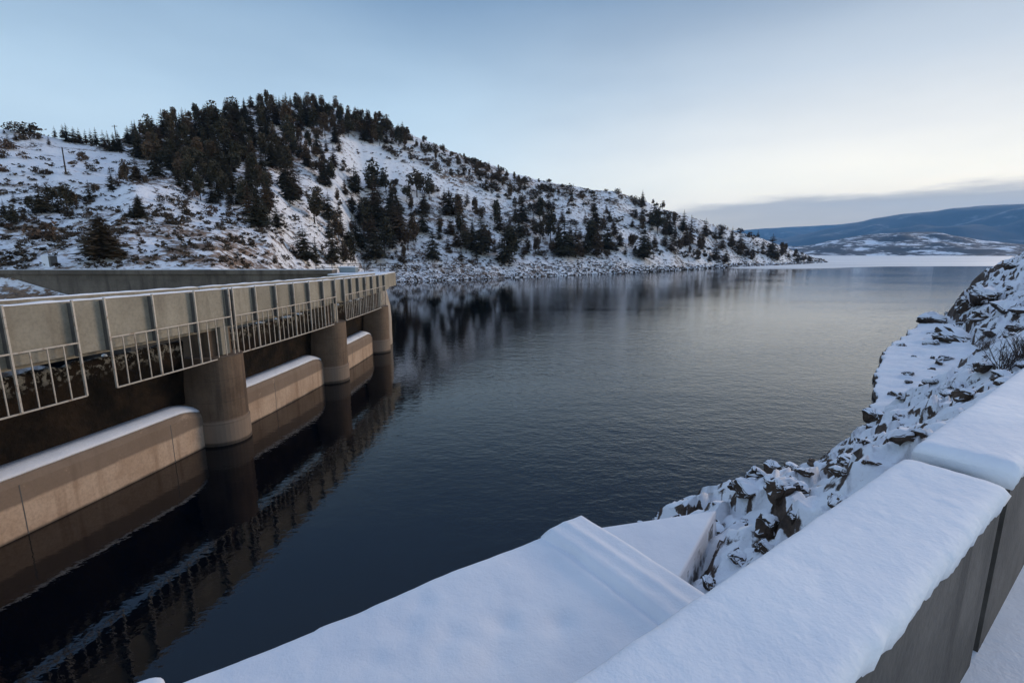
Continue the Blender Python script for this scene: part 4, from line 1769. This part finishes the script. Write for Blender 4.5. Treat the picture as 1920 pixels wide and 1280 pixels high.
for px, py, h, kind, grp, lab in TREES:
    p = hill_at(px, py)
    d = ray(px, py)
    t = math.hypot(p.x, p.y) / math.hypot(d.x, d.y)
    H_ = h * t / FPX * (1.08 if grp in ('slope', 'right') else 0.97)
    big = kind == 'F'
    me = (LONE if big else FIR[rnd.randrange(6)]) if kind in 'fF' else PINE[rnd.randrange(3)]
    wdt = 1.0 if kind != 'F' else 1.15
    rz = rnd.random() * 6.28
    wk = (rnd.uniform(.85, 1.2) if grp == 'stand' else rnd.uniform(.92, 1.25)) * wdt
    if nt_ < 300:
        root = thing('pine_tree' if kind != 'F' else 'fir_tree', p, lab or GROUPS[grp][1], 'tree', GROUPS[grp][0], rz)
        root.scale = (H_ * wk, H_ * wk, H_)
        for nm, m_ in (('trunk', TRUNK), ('crown', me)):
            o = bpy.data.objects.new(nm, m_)
            o.parent = root
            col.objects.link(o)
        nt_ += 1
    else:
        tmp = bmesh.new()
        tmp.from_mesh(me)
        M_ = Matrix.Translation(p) @ Matrix.Rotation(rz, 4, 'Z') @ Matrix.Diagonal((H_ * wk, H_ * wk, H_, 1))
        tmp.transform(M_)
        mt = bpy.data.meshes.new('tmp')
        tmp.to_mesh(mt)
        tmp.free()
        stuff.from_mesh(mt)
        bpy.data.meshes.remove(mt)
if len(stuff.verts):
    tag(obj('small_trees', stuff, NEEDLES, recalc=False), 'smallest pines filling in among the others on the hill', kind='stuff')
else:
    stuff.free()

# junipers and brush
SHR = []
for a in [(87, 459, 40), (75, 450, 30), (85, 334, 22), (6, 330, 20), (45, 305, 14), (8, 302, 18), (152, 292, 12), (158, 300, 14), (137, 315, 12), (155, 308, 14), (184, 312, 10), (175, 330, 16), (129, 408, 22), (168, 410, 16), (303, 405, 22), (328, 425, 28), (347, 402, 22), (395, 405, 24), (360, 372, 18), (372, 412, 18), (430, 400, 16), (450, 452, 18), (470, 458, 18), (415, 430, 16), (60, 258, 30), (30, 250, 24), (15, 282, 24), (45, 262, 20), (275, 345, 14), (320, 374, 12), (345, 380, 14), (1185, 380, 14), (1143, 412, 16), (1067, 360, 16), (1055, 350, 10), (1090, 372, 16), (1030, 336, 10), (800, 310, 16), (845, 330, 14)]:
    SHR.append(a)


def fills(poly, n, lo, hi):
    xs = [p[0] for p in poly]
    ys = [p[1] for p in poly]
    k = 0
    while k < n:
        x, y = rnd.uniform(min(xs), max(xs)), rnd.uniform(min(ys), max(ys))
        if inpoly(x, y, poly):
            SHR.append((x, y, rnd.uniform(lo, hi)))
            k += 1


fills([(740, 250), (900, 305), (1010, 340), (1090, 375), (1000, 400), (880, 350), (780, 310), (700, 280)], 120, 7, 15)
fills([(1000, 338), (1150, 362), (1250, 396), (1400, 440), (1540, 486), (1540, 492), (1300, 490), (1000, 480), (960, 420)], 130, 6, 14)
fills([(560, 300), (760, 300), (960, 400), (980, 500), (600, 500)], 110, 6, 14)
fills([(280, 370), (560, 400), (560, 500), (240, 500), (200, 420)], 75, 7, 16)
fills([(0, 380), (250, 370), (280, 500), (0, 500)], 45, 7, 16)
fills([(0, 290), (230, 290), (250, 345), (0, 370)], 14, 5, 10)
SHR.sort(key=lambda a: -a[2])
sstuff = bmesh.new()


def addstuff(bm_, me, M_):
    n0 = len(bm_.verts)
    bm_.from_mesh(me)
    bm_.verts.ensure_lookup_table()
    bmesh.ops.transform(bm_, matrix=M_, verts=bm_.verts[n0:])


SG = ['dark rounded juniper bush on the snow at the left foot of the hill', 'dark rounded juniper bush on the snowy slope below the trees', 'dark rounded juniper bush on the right shoulder of the hill']
ns_ = 0
for px, py, h in SHR:
    p = hill_at(px, py)
    d = ray(px, py)
    t = math.hypot(p.x, p.y) / math.hypot(d.x, d.y)
    H_ = h * t / FPX
    me = JUN[rnd.randrange(4)]
    rz = rnd.random() * 6.28
    M_ = Matrix.Translation(p) @ Matrix.Rotation(rz, 4, 'Z') @ Matrix.Diagonal((H_ * 1.1, H_ * 1.1, H_, 1))
    if ns_ < 290:
        k = 0 if px < 560 else (1 if px < 980 else 2)
        o = bpy.data.objects.new('juniper_bush', me)
        o.matrix_world = M_
        col.objects.link(o)
        tag(o, SG[k], 'bush', ('junipers at the left foot of the hill', 'junipers on the slope', 'junipers on the right shoulder')[k])
        ns_ += 1
    else:
        addstuff(sstuff, me, M_)
# low sagebrush speckling the snow
SAGE = []
for k in range(3):
    SAGE.append(to_mesh('sage', leafy_bm(120 + k, 26, 0.7, 0.3, 0.4, 0.24, 4), SHRUBM))
vsum, fsum = [], []
for i in range(7200):
    px = rnd.uniform(-150, 1545)
    tau = rnd.random()
    ks = knots(px)
    y, rr = hill_tau(px, tau)
    dens = 0.6
    if px < 240 and y < 350:
        dens = 0.12
    if 600 < px < 820 and 255 < y < 360:
        dens = 0.25
    if px > 740 and y < 330 + (px - 760) * 0.25:
        dens = 1.0
    if noise.noise(Vector((px * .012, y * .02, 3))) * .8 + .45 < rnd.random() / max(dens, .01) * .6:
        continue
    p = hill_pos(px, tau)
    q = rnd.uniform(.22, .7) * (1 + rr / 300)
    me = SAGE[rnd.randrange(3)]
    M_ = Matrix.Translation(p) @ Matrix.Rotation(rnd.random() * 6.28, 4, 'Z') @ Matrix.Diagonal((q, q, q * .8, 1))
    o0 = len(vsum)
    vsum += [M_ @ v_.co for v_ in me.vertices]
    fsum += [[o0 + q_ for q_ in f.vertices] for f in me.polygons]
me = bpy.data.meshes.new('sagebrush')
me.from_pydata([tuple(v_) for v_ in vsum], [], fsum)
me.materials.append(SHRUBM)
o = bpy.data.objects.new('sagebrush', me)
col.objects.link(o)
tag(o, 'low dark sagebrush speckling the snowy hill', kind='stuff')
if len(sstuff.verts):
    tag(obj('brush', sstuff, SHRUBM, recalc=False), 'smaller bushes scattered over the hill', kind='stuff')
else:
    sstuff.free()

# riprap along the far shore
vsum, fsum = [], []
srcs = [ROCKP[k][0] for k in range(7)]
low = []
for k in range(5):
    b = bmesh.new()
    r_ = random.Random(200 + k)
    for i in range(9):
        v_ = Vector((r_.gauss(0, 1), r_.gauss(0, 1), r_.gauss(0, 1))).normalized()
        b.verts.new((v_.x, v_.y * .8, v_.z * .7))
    bmesh.ops.convex_hull(b, input=b.verts)
    low.append(to_mesh('low', b, ROCKSNOW))
for i in range(1800):
    px = 735 + 815 * rnd.random()
    tau = 0.30 * rnd.random() ** 1.7
    if px > 1180:
        tau *= 0.5
    p = hill_pos(px, tau)
    _, rr = hill_tau(px, tau)
    q = rnd.uniform(.25, .8) * (rr / 150)
    me = rnd.choice(low)
    M_ = Matrix.Translation(p) @ Euler((rnd.uniform(-.4, .4), rnd.uniform(-.4, .4), rnd.random() * 6.28)).to_matrix().to_4x4() @ Matrix.Diagonal((q, q, q * .8, 1))
    o0 = len(vsum)
    vsum += [M_ @ v_.co for v_ in me.vertices]
    fsum += [[o0 + q_ for q_ in f.vertices] for f in me.polygons]
me = bpy.data.meshes.new('shore_rubble')
me.from_pydata([tuple(v_) for v_ in vsum], [], fsum)
me.materials.append(ROCKSNOW)
o = bpy.data.objects.new('shore_rubble', me)
col.objects.link(o)
tag(o, 'snow dusted rubble along the far shore', kind='stuff')


# utility poles and the pale post by the wall
def pole(px, py, h, lab, arm=True):
    p = hill_at(px, py)
    d = ray(px, py)
    t = math.hypot(p.x, p.y) / math.hypot(d.x, d.y)
    H_ = h * t / FPX
    root = thing('utility_pole', p, lab, 'pole')
    bm = bmesh.new()
    tube(bm, [p + Vector((0, 0, -.4)), p + Vector((0.02, 0, H_))], [.11, .07], 8)
    obj('mast', bm, BARK, root)
    if arm:
        bm = bmesh.new()
        box(bm, (p.x - .6, p.y - .05, p.z + H_ * .90), (p.x + .6, p.y + .05, p.z + H_ * .90 + .09))
        obj('crossarm', bm, BARK, root)


pole(125, 333, 48, 'thin bare pole on the open snow at left', False)
pole(218, 262, 29, 'utility pole with a crossarm on the left skyline')
p = at_r(95, 507, 39.6 / math.cos(math.atan(865 / 910)))
mp = thing('marker_post', (p.x, 39.6, CAMZ - 1.4), 'pale squat concrete post just behind the retaining wall at left', 'post')
bm = bmesh.new()
box(bm, (p.x - .35, 39.3, CAMZ - 1.6), (p.x + .25, 39.9, CAMZ - 0.15))
bevel(bm, .04)
obj('post_block', bm, SNOW, mp)
bm = bmesh.new()
box(bm, (p.x + .253, 39.28, CAMZ - 1.6), (p.x + .40, 39.9, CAMZ - 0.2))
obj('dark_plate', bm, DARKMETAL, mp)

# ------------------------------------------------------------------ air
bm = bmesh.new()
box(bm, (-9500, -200, -120), (14200, 12500, 1250))
hz = bpy.data.materials.new('haze')
hz.use_nodes = True
t = NT(hz.node_tree)
out = t.n('ShaderNodeOutputMaterial')
pv = t.n('ShaderNodeVolumePrincipled')
pv.inputs['Color'].default_value = (0.27, 0.59, 1.0, 1)
pv.inputs['Density'].default_value = 0.00007
pv.inputs['Anisotropy'].default_value = 0.0
t.l(pv.outputs[0], out.inputs['Volume'])
tag(obj('haze', bm, hz), 'thin blue air over the lake', kind='stuff')
